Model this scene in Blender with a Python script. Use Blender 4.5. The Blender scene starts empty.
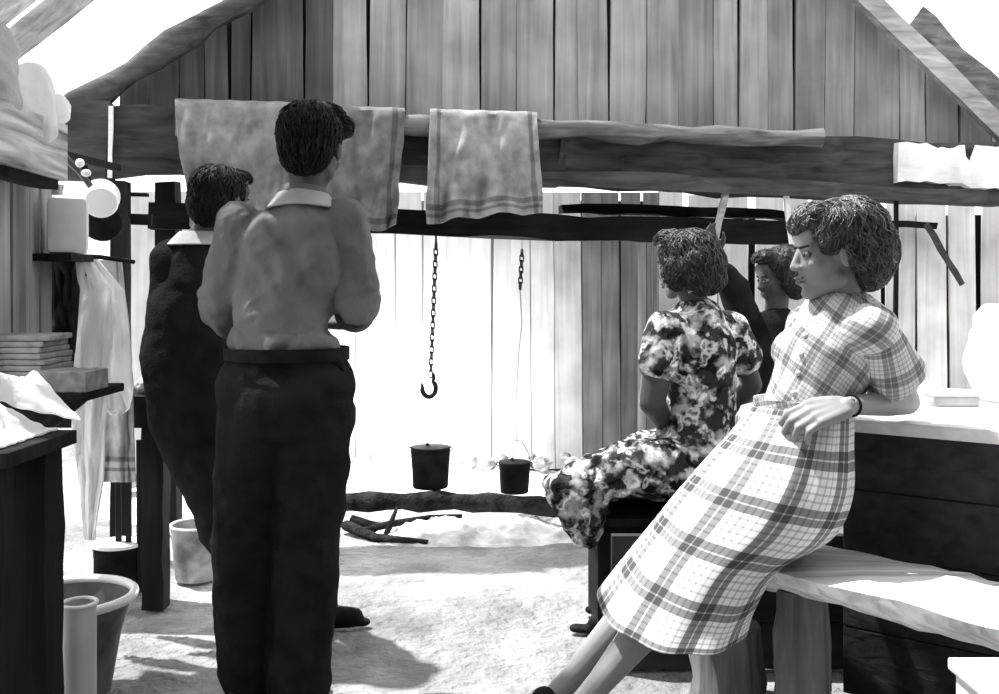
import bpy, bmesh, math, random
from mathutils import Vector, Matrix, noise
V = Vector
R_ = random.Random(7)
PI = math.pi

# ------------------------------------------------------------------ camera, world, sun, exposure
sc = bpy.context.scene
C = sc.collection
EYE = 1.23
cam = bpy.data.objects.new('camera', bpy.data.cameras.new('camera'))
C.objects.link(cam)
cam.location = (0, 0, EYE)
cam.rotation_euler = (PI/2, 0, 0)
cam.data.sensor_width = 36
cam.data.lens = 36*1000/999
cam.data.shift_y = -62/999
cam.data.clip_start = 0.05
sc.camera = cam
sc.view_settings.view_transform = 'Standard'
sc.view_settings.look = 'None'
sc.view_settings.gamma = 1
sc.view_settings.use_curve_mapping = False
sc.view_settings.exposure = 0.85

w = bpy.data.worlds.new('world'); sc.world = w; w.use_nodes = True
bg = w.node_tree.nodes['Background']
bg.inputs[0].default_value = (1, 1, 1, 1)
bg.inputs[1].default_value = 1.15

def light(name, kind, loc, energy, size=0.1, direction=None, color=(1, 1, 1)):
    l = bpy.data.lights.new(name, kind); l.energy = energy; l.color = color
    o = bpy.data.objects.new(name, l); C.objects.link(o); o.location = loc
    if kind == 'SUN': l.angle = size
    elif kind == 'POINT': l.shadow_soft_size = size
    if direction is not None:
        o.rotation_euler = V(direction).to_track_quat('-Z', 'Y').to_euler()
    return o
light('sun', 'SUN', (0, 0, 6), 5.2, 0.02, (0.38, -0.15, -0.91))
light('fire_glow', 'POINT', (-0.5, 6.05, 0.45), 75, 0.25)

# ------------------------------------------------------------------ mapping and mesh helpers
def P(px, py, Y):
    return V(((px-499.5)*Y/1000, Y, EYE-(py-285)*Y/1000))
def GY(X): return 5.1+.15*X                      # plane of the gable and its beams
def G(px, py, off=0.0):
    k = (px-499.5)/1000
    Y = (5.1+off)/(1-.15*k)
    return P(px, py, Y)

def world_loc(o):
    v = V((0, 0, 0))
    while o is not None:
        v = v+V(o.location); o = o.parent
    return v
def finish(name, me, m, parent=None, origin=None):
    """link mesh data (world coordinates) as one object"""
    o = bpy.data.objects.new(name, me)
    if parent is not None:
        me.transform(Matrix.Translation(-world_loc(parent)))
        o.parent = parent
    else:
        if origin is None:
            xs = [v.co for v in me.vertices]
            lo = V([min(c[i] for c in xs) for i in range(3)]); hi = V([max(c[i] for c in xs) for i in range(3)])
            origin = V(((lo.x+hi.x)/2, (lo.y+hi.y)/2, lo.z))
        me.transform(Matrix.Translation(-V(origin)))
        o.location = origin
    if m is not None: me.materials.append(m)
    C.objects.link(o)
    return o
def empty(name, loc, label=None, cat=None, group=None):
    o = bpy.data.objects.new(name, None); C.objects.link(o); o.location = loc
    o.empty_display_size = .05
    if label: tag(o, label, cat, group)
    return o
def tag(o, label, cat, group=None, kind=None):
    o['label'] = label; o['category'] = cat
    if group: o['group'] = group
    if kind: o['kind'] = kind
    return o
def struct(o):
    o['kind'] = 'structure'; return o

class MB:
    def __init__(s): s.v = []; s.f = []; s.pat = []
    def add(s, vs, fs, pat=None):
        n = len(s.v); s.v += [tuple(v) for v in vs]; s.f += [tuple(i+n for i in f) for f in fs]
        s.pat += (pat if pat else [(0, 0, 0)]*len(vs))
        return s
    def box(s, lo, hi, M=None, taper=0):
        lo = V(lo); hi = V(hi)
        vs = [V((x, y, z)) for z in (lo.z, hi.z) for y in (lo.y, hi.y) for x in (lo.x, hi.x)]
        if M is not None: vs = [M@v for v in vs]
        return s.add(vs, [(0, 2, 3, 1), (4, 5, 7, 6), (0, 1, 5, 4), (2, 6, 7, 3), (0, 4, 6, 2), (1, 3, 7, 5)])
    def beam(s, a, b, wd, ht, up=(0, 0, 1), segs=1, rough=0.0, seed=0, w2=None, h2=None):
        """rectangular bar from a to b; rough > 0 gives hewn edges"""
        a = V(a); b = V(b); d = (b-a).normalized(); up = V(up)
        side = d.cross(up).normalized(); upv = side.cross(d).normalized()
        w2 = wd if w2 is None else w2; h2 = ht if h2 is None else h2
        vs = []; fs = []
        for i in range(segs+1):
            t = i/segs; c = a.lerp(b, t); ww = wd+(w2-wd)*t; hh = ht+(h2-ht)*t
            for k, (sx, sz) in enumerate(((-1, -1), (1, -1), (1, 1), (-1, 1))):
                j = V((0, 0, 0))
                if rough: j = V([noise.noise(V((t*segs*.7+seed*9.1, k*3.7, q*5.3)))*rough for q in range(3)])
                vs.append(c+side*sx*ww/2+upv*sz*hh/2+j)
            if i:
                o = (i-1)*4
                for k in range(4): fs.append((o+k, o+(k+1) % 4, o+4+(k+1) % 4, o+4+k))
        fs.append((3, 2, 1, 0)); n = segs*4; fs.append((n, n+1, n+2, n+3))
        return s.add(vs, fs)
    def tube(s, pts, rads, n=10, rough=0.0, seed=0, flat=None):
        """round tube along points with closed ends"""
        pts = [V(p) for p in pts]
        if not isinstance(rads, (list, tuple)): rads = [rads]*len(pts)
        vs = []; fs = []
        ref = V((0, 0, 1)); d0 = (pts[1]-pts[0]).normalized()
        if abs(d0.dot(ref)) > .9: ref = V((1, 0, 0))
        side = d0.cross(ref).normalized()
        for i, p in enumerate(pts):
            d = (pts[min(i+1, len(pts)-1)]-pts[max(i-1, 0)]).normalized()
            side = (side-d*side.dot(d)).normalized(); up = d.cross(side)
            for k in range(n):
                a = 2*PI*k/n; r = rads[i]
                if rough: r *= 1+rough*noise.noise(V((math.cos(a)*1.3+seed*7.7, math.sin(a)*1.3, i*.6)))
                vs.append(p+(side*math.cos(a)+up*math.sin(a))*r)
            if i:
                o = (i-1)*n
                for k in range(n): fs.append((o+k, o+(k+1) % n, o+n+(k+1) % n, o+n+k))
        fs.append(tuple(range(n-1, -1, -1))); o = (len(pts)-1)*n; fs.append(tuple(range(o, o+n)))
        return s.add(vs, fs)
    def lathe(s, c, prof, n=32, M=None):
        """prof: list of (r, z) closed by fan at r=0 ends"""
        vs = []; fs = []; c = V(c)
        for (r, z) in prof:
            for k in range(n):
                a = 2*PI*k/n; p = V((r*math.cos(a), r*math.sin(a), z))
                if M is not None: p = M@p
                vs.append(c+p)
        for i in range(1, len(prof)):
            o = (i-1)*n
            for k in range(n): fs.append((o+k, o+(k+1) % n, o+n+(k+1) % n, o+n+k))
        if prof[0][0] > 0: fs.append(tuple(range(n-1, -1, -1)))
        o = (len(prof)-1)*n
        if prof[-1][0] > 0: fs.append(tuple(range(o, o+n)))
        return s.add(vs, fs)
    def torus(s, c, R, r, M=None, n=24, m=8, stretch=0.0):
        vs = []; fs = []; c = V(c)
        for i in range(n):
            a = 2*PI*i/n
            off = stretch*(1 if math.sin(a) > 0 else -1) if stretch else 0
            for k in range(m):
                b = 2*PI*k/m
                p = V(((R+r*math.cos(b))*math.cos(a), (R+r*math.cos(b))*math.sin(a)+off, r*math.sin(b)))
                if M is not None: p = M@p
                vs.append(c+p)
        for i in range(n):
            for k in range(m):
                fs.append((i*m+k, ((i+1) % n)*m+k, ((i+1) % n)*m+(k+1) % m, i*m+(k+1) % m))
        return s.add(vs, fs)
    def sheet(s, fn, nu, nv, th=0.0, pat=None):
        """fn(u,v)->point; th gives real thickness"""
        g = [[V(fn(i/nu, j/nv)) for j in range(nv+1)] for i in range(nu+1)]
        vs = []; fs = []; pt = []
        W = nv+1
        nrm = []
        for i in range(nu+1):
            for j in range(W):
                a = g[min(i+1, nu)][j]-g[max(i-1, 0)][j]; b = g[i][min(j+1, nv)]-g[i][max(j-1, 0)]
                nn = a.cross(b)
                nrm.append(nn.normalized() if nn.length > 1e-9 else V((0, 0, 1)))
        flat = [p for r in g for p in r]
        pp = [(pat(i/nu, j/nv) if pat else (i/nu, j/nv, 0)) for i in range(nu+1) for j in range(W)]
        vs += flat; pt += pp
        for i in range(nu):
            for j in range(nv): fs.append((i*W+j, (i+1)*W+j, (i+1)*W+j+1, i*W+j+1))
        if th:
            n0 = len(flat)
            vs += [p-nrm[k]*th for k, p in enumerate(flat)]; pt += pp
            for i in range(nu):
                for j in range(nv): fs.append((n0+i*W+j, n0+i*W+j+1, n0+(i+1)*W+j+1, n0+(i+1)*W+j))
            edge = [i*W for i in range(nu+1)]+[nu*W+j for j in range(1, W)]+[i*W+nv for i in range(nu-1, -1, -1)]+[j for j in range(nv-1, 0, -1)]
            for k in range(len(edge)):
                a, b = edge[k], edge[(k+1) % len(edge)]
                fs.append((b, a, a+n0, b+n0))
        return s.add(vs, fs, pt)
    def build(s, name, m, parent=None, smooth=False, bevel=0.0, origin=None, pat=False, fixn=True):
        me = bpy.data.meshes.new(name)
        me.from_pydata(s.v, [], s.f); me.update()
        if pat:
            at = me.attributes.new('pat', 'FLOAT_VECTOR', 'POINT')
            at.data.foreach_set('vector', [c for p in s.pat for c in p])
        if fixn or bevel:
            bm = bmesh.new(); bm.from_mesh(me)
            if bevel:
                es = [e for e in bm.edges if len(e.link_faces) == 2 and e.calc_face_angle(0) > .6]
                bmesh.ops.bevel(bm, geom=es, offset=bevel, segments=2, affect='EDGES', profile=.6)
            bmesh.ops.recalc_face_normals(bm, faces=bm.faces[:])
            bm.to_mesh(me); bm.free()
        if smooth:
            for p in me.polygons: p.use_smooth = True
            try:
                me.set_sharp_from_angle(angle=math.radians(50))
            except Exception: pass
        return finish(name, me, m, parent, origin)

# organic bodies: tapered capsules and ellipsoids fused into one continuous surface
def cap(mb, a, ra, b, rb, n=14, flat=None):
    a = V(a); b = V(b); d = (b-a)
    L = d.length
    d = d.normalized() if L > 1e-6 else V((0, 0, 1))
    ref = V((0, 0, 1)) if abs(d.z) < .9 else V((1, 0, 0))
    side = d.cross(ref).normalized(); up = side.cross(d)
    rings = []
    for k in range(1, 6):
        t = PI/2*(1-k/5); rings.append((a-d*ra*math.sin(t), ra*math.cos(t)))
    for k in range(0, 5):
        t = PI/2*k/5; rings.append((b+d*rb*math.sin(t), rb*math.cos(t)))
    vs = [a-d*ra]; fs = []
    for (c, r) in rings:
        for k in range(n):
            q = 2*PI*k/n; vs.append(c+(side*math.cos(q)+up*math.sin(q))*r)
    vs.append(b+d*rb)
    for k in range(n): fs.append((0, 1+(k+1) % n, 1+k))
    m = len(rings)
    for i in range(m-1):
        o = 1+i*n
        for k in range(n): fs.append((o+k, o+(k+1) % n, o+n+(k+1) % n, o+n+k))
    last = len(vs)-1; o = 1+(m-1)*n
    for k in range(n): fs.append((o+k, o+(k+1) % n, last))
    if flat:                       # flat = (direction, factor): squeeze about the axis
        fd = V(flat[0]).normalized(); fac = flat[1]; out = []
        for v in vs:
            t = max(0, min(1, (v-a).dot(d)/L if L > 1e-6 else 0)); c = a.lerp(b, t)
            out.append(v-fd*(v-c).dot(fd)*(1-fac))
        vs = out
    mb.add(vs, fs)
def chain(mb, pts, **k):
    for (a, ra), (b, rb) in zip(pts, pts[1:]): cap(mb, a, ra, b, rb, **k)
def ell(mb, c, r, M=None, n=16):
    vs = []; fs = []; c = V(c)
    m = 10
    vs.append(V((0, 0, -r[2])))
    for i in range(1, m):
        t = -PI/2+PI*i/m
        for k in range(n):
            a = 2*PI*k/n; vs.append(V((r[0]*math.cos(t)*math.cos(a), r[1]*math.cos(t)*math.sin(a), r[2]*math.sin(t))))
    vs.append(V((0, 0, r[2])))
    for k in range(n): fs.append((0, 1+(k+1) % n, 1+k))
    for i in range(m-2):
        o = 1+i*n
        for k in range(n): fs.append((o+k, o+(k+1) % n, o+n+(k+1) % n, o+n+k))
    o = 1+(m-2)*n
    for k in range(n): fs.append((o+k, o+(k+1) % n, len(vs)-1))
    if M is not None: vs = [M@v for v in vs]
    mb.add([c+v for v in vs], fs)
def blob(name, mb, m, parent=None, vox=.008, smooth=5, disp=None, pat=None):
    me = bpy.data.meshes.new('tmp'); me.from_pydata(mb.v, [], mb.f); me.update()
    o = bpy.data.objects.new('tmp', me); C.objects.link(o)
    md = o.modifiers.new('r', 'REMESH'); md.mode = 'VOXEL'; md.voxel_size = vox
    if smooth:
        sm = o.modifiers.new('s', 'SMOOTH'); sm.iterations = smooth; sm.factor = .5
    dg = bpy.context.evaluated_depsgraph_get(); dg.update()
    out = bpy.data.meshes.new_from_object(o.evaluated_get(dg))
    C.objects.unlink(o); bpy.data.objects.remove(o); bpy.data.meshes.remove(me)
    if disp:
        nn = [v.normal.copy() for v in out.vertices]
        for i, v in enumerate(out.vertices): v.co = v.co+nn[i]*disp(v.co)
    if pat:
        at = out.attributes.new('pat', 'FLOAT_VECTOR', 'POINT')
        at.data.foreach_set('vector', [c for v in out.vertices for c in pat(v.co)])
    for p in out.polygons: p.use_smooth = True
    out.materials.clear(); out.name = name
    return finish(name, out, m, parent)
def wr(amp, sc_=(9, 9, 9), seed=0):
    def f(p):
        q = V((p.x*sc_[0]+seed, p.y*sc_[1], p.z*sc_[2]))
        n1 = noise.noise(q); n2 = noise.noise(q*2.3+V((5, 5, 5)))
        return amp*((1-abs(n1)*2.2)*.7+n2*.5)
    return f
def frame(f, u=(0, 0, 1)):
    """matrix whose columns are side(left), forward, up"""
    f = V(f).normalized(); s = V(u).cross(f).normalized(); u2 = f.cross(s).normalized()
    return Matrix((s, f, u2)).transposed()

def catmull(vals, t):
    n = len(vals)-1; x = min(max(t*n, 0), n-1e-6); i = int(x); f = x-i
    p0 = vals[max(i-1, 0)]; p1 = vals[i]; p2 = vals[i+1]; p3 = vals[min(i+2, n)]
    return 0.5*((2*p1)+(p2-p0)*f+(2*p0-5*p1+4*p2-p3)*f*f+(-p0+3*p1-3*p2+p3)*f*f*f)
def loft(mb, keys, nu=96, nv=60, fold=None, th=.006, rpat=.17):
    """keys: (centre, a vector, b vector); open tube with real cloth thickness"""
    cs = [V(k[0]) for k in keys]; as_ = [V(k[1]) for k in keys]; bs = [V(k[2]) for k in keys]
    def fn(u, v):
        th_ = 2*PI*u
        c = catmull(cs, v); a = catmull(as_, v); b = catmull(bs, v)
        r = 1.0 if fold is None else fold(u, v)
        return c+(a*math.cos(th_)+b*math.sin(th_))*r
    L = sum((cs[i+1]-cs[i]).length for i in range(len(cs)-1))
    mb.sheet(fn, nu, nv, th, pat=lambda u, v: (u*2*PI*rpat, v*L, 0))

# ------------------------------------------------------------------ materials (all grey: the place is seen in black and white)
def nt(name, rough=.8, spec=.3):
    m = bpy.data.materials.new(name); m.use_nodes = True
    t = m.node_tree; b = t.nodes['Principled BSDF']
    b.inputs['Roughness'].default_value = rough
    b.inputs['Specular IOR Level'].default_value = spec
    return m, t, b
def N(t, kind, **k):
    n = t.nodes.new(kind)
    for a, v in k.items(): setattr(n, a, v)
    return n
def g4(v): return (v, v, v, 1)
def ramp(t, pts, interp='LINEAR'):
    r = N(t, 'ShaderNodeValToRGB'); r.color_ramp.interpolation = interp
    e = r.color_ramp.elements
    e[0].position = pts[0][0]; e[0].color = g4(pts[0][1])
    e[1].position = pts[1][0]; e[1].color = g4(pts[1][1])
    for p, v in pts[2:]:
        x = e.new(p); x.color = g4(v)
    return r
def mat(name, c, c2=None, scale=8, rough=.8, spec=.3, metal=0, bump=.2, bscale=None, stretch=(1, 1, 1), detail=5, p0=.35, p1=.65):
    m, t, b = nt(name, rough, spec)
    b.inputs['Metallic'].default_value = metal
    tc = N(t, 'ShaderNodeTexCoord'); mp = N(t, 'ShaderNodeMapping'); mp.inputs['Scale'].default_value = stretch
    t.links.new(tc.outputs['Object'], mp.inputs[0])
    n = N(t, 'ShaderNodeTexNoise'); n.inputs['Scale'].default_value = scale; n.inputs['Detail'].default_value = detail
    t.links.new(mp.outputs[0], n.inputs['Vector'])
    r = ramp(t, [(p0, c), (p1, c2 if c2 is not None else c*1.25)])
    t.links.new(n.outputs[0], r.inputs[0]); t.links.new(r.outputs[0], b.inputs['Base Color'])
    n2 = N(t, 'ShaderNodeTexNoise'); n2.inputs['Scale'].default_value = bscale or scale*4; n2.inputs['Detail'].default_value = 4
    t.links.new(mp.outputs[0], n2.inputs['Vector'])
    bp = N(t, 'ShaderNodeBump'); bp.inputs['Strength'].default_value = bump; bp.inputs['Distance'].default_value = .02
    t.links.new(n2.outputs[0], bp.inputs['Height']); t.links.new(bp.outputs[0], b.inputs['Normal'])
    return m
def thin_cloth(m, f):
    """cotton lets part of the light behind it through"""
    t = m.node_tree; b = t.nodes['Principled BSDF']; out = t.nodes['Material Output']
    tr = N(t, 'ShaderNodeBsdfTranslucent'); mx = N(t, 'ShaderNodeMixShader'); mx.inputs[0].default_value = f
    src = b.inputs['Base Color'].links[0].from_socket
    t.links.new(src, tr.inputs[0]); t.links.new(b.outputs[0], mx.inputs[1]); t.links.new(tr.outputs[0], mx.inputs[2])
    t.links.new(mx.outputs[0], out.inputs['Surface'])
def wood(name, c, var=.35, grain='Z', knots=True, rough=.85, bump=.35, gs=1.0, island=.35):
    """board grain along one axis; every board its own tone"""
    m, t, b = nt(name, rough, .06)
    tc = N(t, 'ShaderNodeTexCoord'); mp = N(t, 'ShaderNodeMapping')
    st = {'X': (1.2, 26, 26), 'Y': (26, 1.2, 26), 'Z': (26, 26, 1.2)}[grain]
    mp.inputs['Scale'].default_value = tuple(q*gs for q in st)
    geo = N(t, 'ShaderNodeNewGeometry')
    add = N(t, 'ShaderNodeVectorMath', operation='ADD'); mul = N(t, 'ShaderNodeMath', operation='MULTIPLY'); mul.inputs[1].default_value = 37
    t.links.new(geo.outputs['Random Per Island'], mul.inputs[0])
    t.links.new(tc.outputs['Object'], add.inputs[0]); t.links.new(mul.outputs[0], add.inputs[1])
    t.links.new(add.outputs[0], mp.inputs[0])
    n = N(t, 'ShaderNodeTexNoise'); n.inputs['Scale'].default_value = 1; n.inputs['Detail'].default_value = 6; n.inputs['Distortion'].default_value = .6
    t.links.new(mp.outputs[0], n.inputs['Vector'])
    r = ramp(t, [(.28, c*(1-var)), (.72, c*(1+var))])
    t.links.new(n.outputs[0], r.inputs[0])
    n3 = N(t, 'ShaderNodeTexNoise'); n3.inputs['Scale'].default_value = 3.2; n3.inputs['Detail'].default_value = 3
    t.links.new(add.outputs[0], n3.inputs['Vector'])
    r3 = ramp(t, [(.3, .72), (.7, 1.15)]); t.links.new(n3.outputs[0], r3.inputs[0])
    r2 = ramp(t, [(0, 1-island), (1, 1+island)]); t.links.new(geo.outputs['Random Per Island'], r2.inputs[0])
    mx = N(t, 'ShaderNodeVectorMath', operation='MULTIPLY'); t.links.new(r.outputs[0], mx.inputs[0]); t.links.new(r2.outputs[0], mx.inputs[1])
    mx2 = N(t, 'ShaderNodeVectorMath', operation='MULTIPLY'); t.links.new(mx.outputs[0], mx2.inputs[0]); t.links.new(r3.outputs[0], mx2.inputs[1])
    t.links.new(mx2.outputs[0], b.inputs['Base Color'])
    bp = N(t, 'ShaderNodeBump'); bp.inputs['Strength'].default_value = bump; bp.inputs['Distance'].default_value = .01
    t.links.new(n.outputs[0], bp.inputs['Height']); t.links.new(bp.outputs[0], b.inputs['Normal'])
    return m
def cloth_bump(t, b, coord, scale=420, strength=.15):
    n = N(t, 'ShaderNodeTexNoise'); n.inputs['Scale'].default_value = scale
    t.links.new(coord, n.inputs['Vector'])
    bp = N(t, 'ShaderNodeBump'); bp.inputs['Strength'].default_value = strength; bp.inputs['Distance'].default_value = .004
    t.links.new(n.outputs[0], bp.inputs['Height']); t.links.new(bp.outputs[0], b.inputs['Normal'])
def plaid(name, base=.86, k1=.32, period=.125, rot=0.0):
    m, t, b = nt(name, .9, .1)
    at = N(t, 'ShaderNodeAttribute', attribute_name='pat')
    mp = N(t, 'ShaderNodeMapping'); mp.inputs['Rotation'].default_value = (0, 0, rot)
    t.links.new(at.outputs['Vector'], mp.inputs[0])
    sp = N(t, 'ShaderNodeSeparateXYZ'); t.links.new(mp.outputs[0], sp.inputs[0])
    outs = []
    for ax, per in ((0, period), (1, period*1.05)):
        d = N(t, 'ShaderNodeMath', operation='DIVIDE'); d.inputs[1].default_value = per
        t.links.new(sp.outputs[ax], d.inputs[0])
        f = N(t, 'ShaderNodeMath', operation='FRACT'); t.links.new(d.outputs[0], f.inputs[0])
        r = ramp(t, [(0, k1), (.15, .85), (.18, k1), (.33, 1.0), (.42, .68), (.46, 1.0), (.56, .68), (.60, 1.0), (.70, .68), (.74, 1.0), (.84, .68), (.88, 1.0)], 'CONSTANT')
        t.links.new(f.outputs[0], r.inputs[0]); outs.append(r)
    mx = N(t, 'ShaderNodeVectorMath', operation='MULTIPLY')
    t.links.new(outs[0].outputs[0], mx.inputs[0]); t.links.new(outs[1].outputs[0], mx.inputs[1])
    sc2 = N(t, 'ShaderNodeVectorMath', operation='SCALE'); sc2.inputs['Scale'].default_value = base
    t.links.new(mx.outputs[0], sc2.inputs[0]); t.links.new(sc2.outputs[0], b.inputs['Base Color'])
    cloth_bump(t, b, at.outputs['Vector'])
    return m
def floral(name):
    m, t, b = nt(name, .9, .1)
    tc = N(t, 'ShaderNodeTexCoord')
    n0 = N(t, 'ShaderNodeTexNoise'); n0.inputs['Scale'].default_value = 14; n0.inputs['Detail'].default_value = 5
    t.links.new(tc.outputs['Object'], n0.inputs['Vector'])
    sc0 = N(t, 'ShaderNodeVectorMath', operation='SCALE'); sc0.inputs['Scale'].default_value = .16
    t.links.new(n0.outputs['Color'], sc0.inputs[0])
    ad = N(t, 'ShaderNodeVectorMath', operation='ADD'); t.links.new(tc.outputs['Object'], ad.inputs[0]); t.links.new(sc0.outputs[0], ad.inputs[1])
    vo = N(t, 'ShaderNodeTexVoronoi'); vo.inputs['Scale'].default_value = 17
    t.links.new(ad.outputs[0], vo.inputs['Vector'])
    r = ramp(t, [(0, .10), (.15, .10), (.26, .62), (.36, .55), (.50, .035)], 'LINEAR')
    t.links.new(vo.outputs['Distance'], r.inputs[0])
    n = N(t, 'ShaderNodeTexNoise'); n.inputs['Scale'].default_value = 22; n.inputs['Detail'].default_value = 5
    t.links.new(ad.outputs[0], n.inputs['Vector'])
    r2 = ramp(t, [(.42, .22), (.50, 1.0)]); t.links.new(n.outputs[0], r2.inputs[0])
    n4 = N(t, 'ShaderNodeTexNoise'); n4.inputs['Scale'].default_value = 17; n4.inputs['Detail'].default_value = 6
    t.links.new(tc.outputs['Object'], n4.inputs['Vector'])
    r4 = ramp(t, [(.50, .0), (.64, .45)]); t.links.new(n4.outputs[0], r4.inputs[0])
    mx = N(t, 'ShaderNodeVectorMath', operation='MULTIPLY'); t.links.new(r.outputs[0], mx.inputs[0]); t.links.new(r2.outputs[0], mx.inputs[1])
    a2 = N(t, 'ShaderNodeVectorMath', operation='ADD'); t.links.new(mx.outputs[0], a2.inputs[0]); t.links.new(r4.outputs[0], a2.inputs[1])
    t.links.new(a2.outputs[0], b.inputs['Base Color'])
    return m
def towel_mat(name, base=.42, band=.22, cols=(), rows=()):
    """terry cloth with woven stripes: cols across u, rows across v of the cloth"""
    m, t, b = nt(name, .95, .05)
    at = N(t, 'ShaderNodeAttribute', attribute_name='pat')
    sp = N(t, 'ShaderNodeSeparateXYZ'); t.links.new(at.outputs['Vector'], sp.inputs[0])
    outs = []
    for ax, ranges in ((0, cols), (1, rows)):
        pts = [(0, 1.0), (.0001, 1.0)]
        for a_, b_ in ranges: pts += [(a_, band/base), (b_, 1.0)]
        r = ramp(t, pts, 'CONSTANT'); t.links.new(sp.outputs[ax], r.inputs[0]); outs.append(r)
    tc = N(t, 'ShaderNodeTexCoord')
    n = N(t, 'ShaderNodeTexNoise'); n.inputs['Scale'].default_value = 14; n.inputs['Detail'].default_value = 6
    t.links.new(tc.outputs['Object'], n.inputs['Vector'])
    r3 = ramp(t, [(.3, base*.6), (.7, base*1.25)]); t.links.new(n.outputs[0], r3.inputs[0])
    mx = N(t, 'ShaderNodeVectorMath', operation='MULTIPLY'); t.links.new(outs[0].outputs[0], mx.inputs[0]); t.links.new(outs[1].outputs[0], mx.inputs[1])
    m2 = N(t, 'ShaderNodeVectorMath', operation='MULTIPLY'); t.links.new(mx.outputs[0], m2.inputs[0]); t.links.new(r3.outputs[0], m2.inputs[1])
    t.links.new(m2.outputs[0], b.inputs['Base Color'])
    cloth_bump(t, b, tc.outputs['Object'], 160, .5)
    return m

M_gable = wood('gable_slabs', .25, .28, 'Z', island=.3)
M_hearth = wood('hearth_slabs', .46, .15, 'Z', island=.10)
M_fence = wood('fence_palings', .70, .15, 'Z', island=.2)
M_wallwood = wood('hut_wall_boards', .16, .35, 'Z')
M_roof = wood('roof_boards', .45, .4, 'X', island=.25)
M_beam = wood('hewn_beam', .042, .55, 'X', island=.3)
M_beam_pale = wood('weathered_beam', .13, .6, 'X', island=.2)
M_black = wood('sooty_timber', .012, .5, 'X', island=.3)
M_darkpost = wood('sooty_post', .014, .5, 'Z', island=.3)
M_rafter = wood('rafter_pole', .06, .5, 'X')
M_rafter_pale = wood('pale_rafter', .33, .4, 'X')
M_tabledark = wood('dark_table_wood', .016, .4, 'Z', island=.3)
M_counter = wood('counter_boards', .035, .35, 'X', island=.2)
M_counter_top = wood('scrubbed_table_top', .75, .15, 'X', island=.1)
M_slab = wood('split_slab', .72, .4, 'X', bump=.9, island=.1)
M_post = wood('peeled_post', .20, .45, 'Z', bump=.6)
M_bark = mat('bark', .05, .12, 14, .95, .1, bump=.9, stretch=(1, 1, .4))
M_char = mat('charred_log', .008, .035, 16, .95, .05, bump=.9)
M_ash = mat('pale_ash', .42, .85, 9, 1, 0, bump=.5, bscale=40)
M_stone = mat('ashy_stone', .08, .45, 7, .95, .1, bump=.6)
M_crate = wood('painted_crate', .8, .08, 'X', island=.05)
M_whitecloth = mat('white_cotton', .86, .92, 6, .95, .05, bump=.25, bscale=60); thin_cloth(M_whitecloth, .45)
M_greycloth = mat('grey_cotton', .35, .5, 8, .95, .05, bump=.3, bscale=70)
M_darkcoat = mat('dark_coat_wool', .012, .028, 12, .95, .05, bump=.3, bscale=120)
M_enamel = mat('white_enamel', .80, .88, 5, .25, .5, bump=.02)
M_enamel_dark = mat('dark_enamel', .03, .06, 6, .3, .5, bump=.03)
M_tin = mat('dull_tin', .30, .45, 9, .45, .5, metal=.5, bump=.08)
M_galv = mat('galvanised_tin', .22, .5, 10, .5, .5, metal=.5, bump=.1, p0=.4, p1=.6)
M_soot = mat('sooted_iron', .006, .014, 12, .9, .05, bump=.3)
M_iron = mat('black_iron', .008, .02, 30, .7, .2, bump=.2)
M_paper = mat('old_newspaper', .15, .3, 25, .95, .05, bump=.1)
M_hair = mat('dark_hair', .005, .011, 40, .6, .15, bump=.3)
M_hair_b = mat('brown_hair', .01, .03, 40, .4, .35, bump=.3)
M_hair_c = mat('light_brown_hair', .02, .10, 40, .38, .5, bump=.3)
M_skin = mat('tanned_skin', .05, .07, 10, .6, .3, bump=.04)
M_skin_l = mat('fair_skin', .24, .28, 10, .55, .35, bump=.04)
M_lip = mat('lips', .10, .12, 10, .5, .4, bump=.02)
M_eye = mat('eye_white', .16, .2, 10, .3, .3, bump=0)
M_iris = mat('dark_iris', .01, .02, 10, .2, .5, bump=0)
M_shirt = mat('light_work_shirt', .12, .18, 5, .92, .05, bump=.45, bscale=22)
M_trousers = mat('dark_trousers', .012, .022, 12, .95, .05, bump=.3, bscale=120)
M_jacket = mat('dark_jacket', .010, .018, 12, .95, .05, bump=.3, bscale=120)
M_collar = mat('pale_collar', .3, .38, 9, .9, .05, bump=.1)
M_leather = mat('black_leather', .006, .012, 20, .7, .1, bump=.2)
M_button = mat('pale_button', .6, .7, 20, .3, .5, bump=0)
M_watch = mat('steel_watch_case', .6, .75, 20, .25, .6, metal=.8, bump=0)
M_plaid = plaid('plaid_cotton')
M_plaid_b = plaid('plaid_cotton_bodice', .72, .48, .085, .25)
M_floral = floral('floral_cotton')
M_stock = mat('dark_stocking', .05, .07, 10, .8, .2, bump=.05)

# packed earth floor: dark damp soil with pale ash trodden in
def earth():
    m, t, b = nt('packed_earth', .97, .05)
    tc = N(t, 'ShaderNodeTexCoord')
    n = N(t, 'ShaderNodeTexNoise'); n.inputs['Scale'].default_value = 1.5; n.inputs['Detail'].default_value = 8; n.inputs['Roughness'].default_value = .65
    t.links.new(tc.outputs['Object'], n.inputs['Vector'])
    r = ramp(t, [(.34, .15), (.50, .30), (.66, .52)]); t.links.new(n.outputs[0], r.inputs[0])
    t.links.new(r.outputs[0], b.inputs['Base Color'])
    n2 = N(t, 'ShaderNodeTexNoise'); n2.inputs['Scale'].default_value = 26; n2.inputs['Detail'].default_value = 8
    t.links.new(tc.outputs['Object'], n2.inputs['Vector'])
    bp = N(t, 'ShaderNodeBump'); bp.inputs['Strength'].default_value = .9; bp.inputs['Distance'].default_value = .05
    t.links.new(n2.outputs[0], bp.inputs['Height']); t.links.new(bp.outputs[0], b.inputs['Normal'])
    return m
M_earth = earth()

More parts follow.
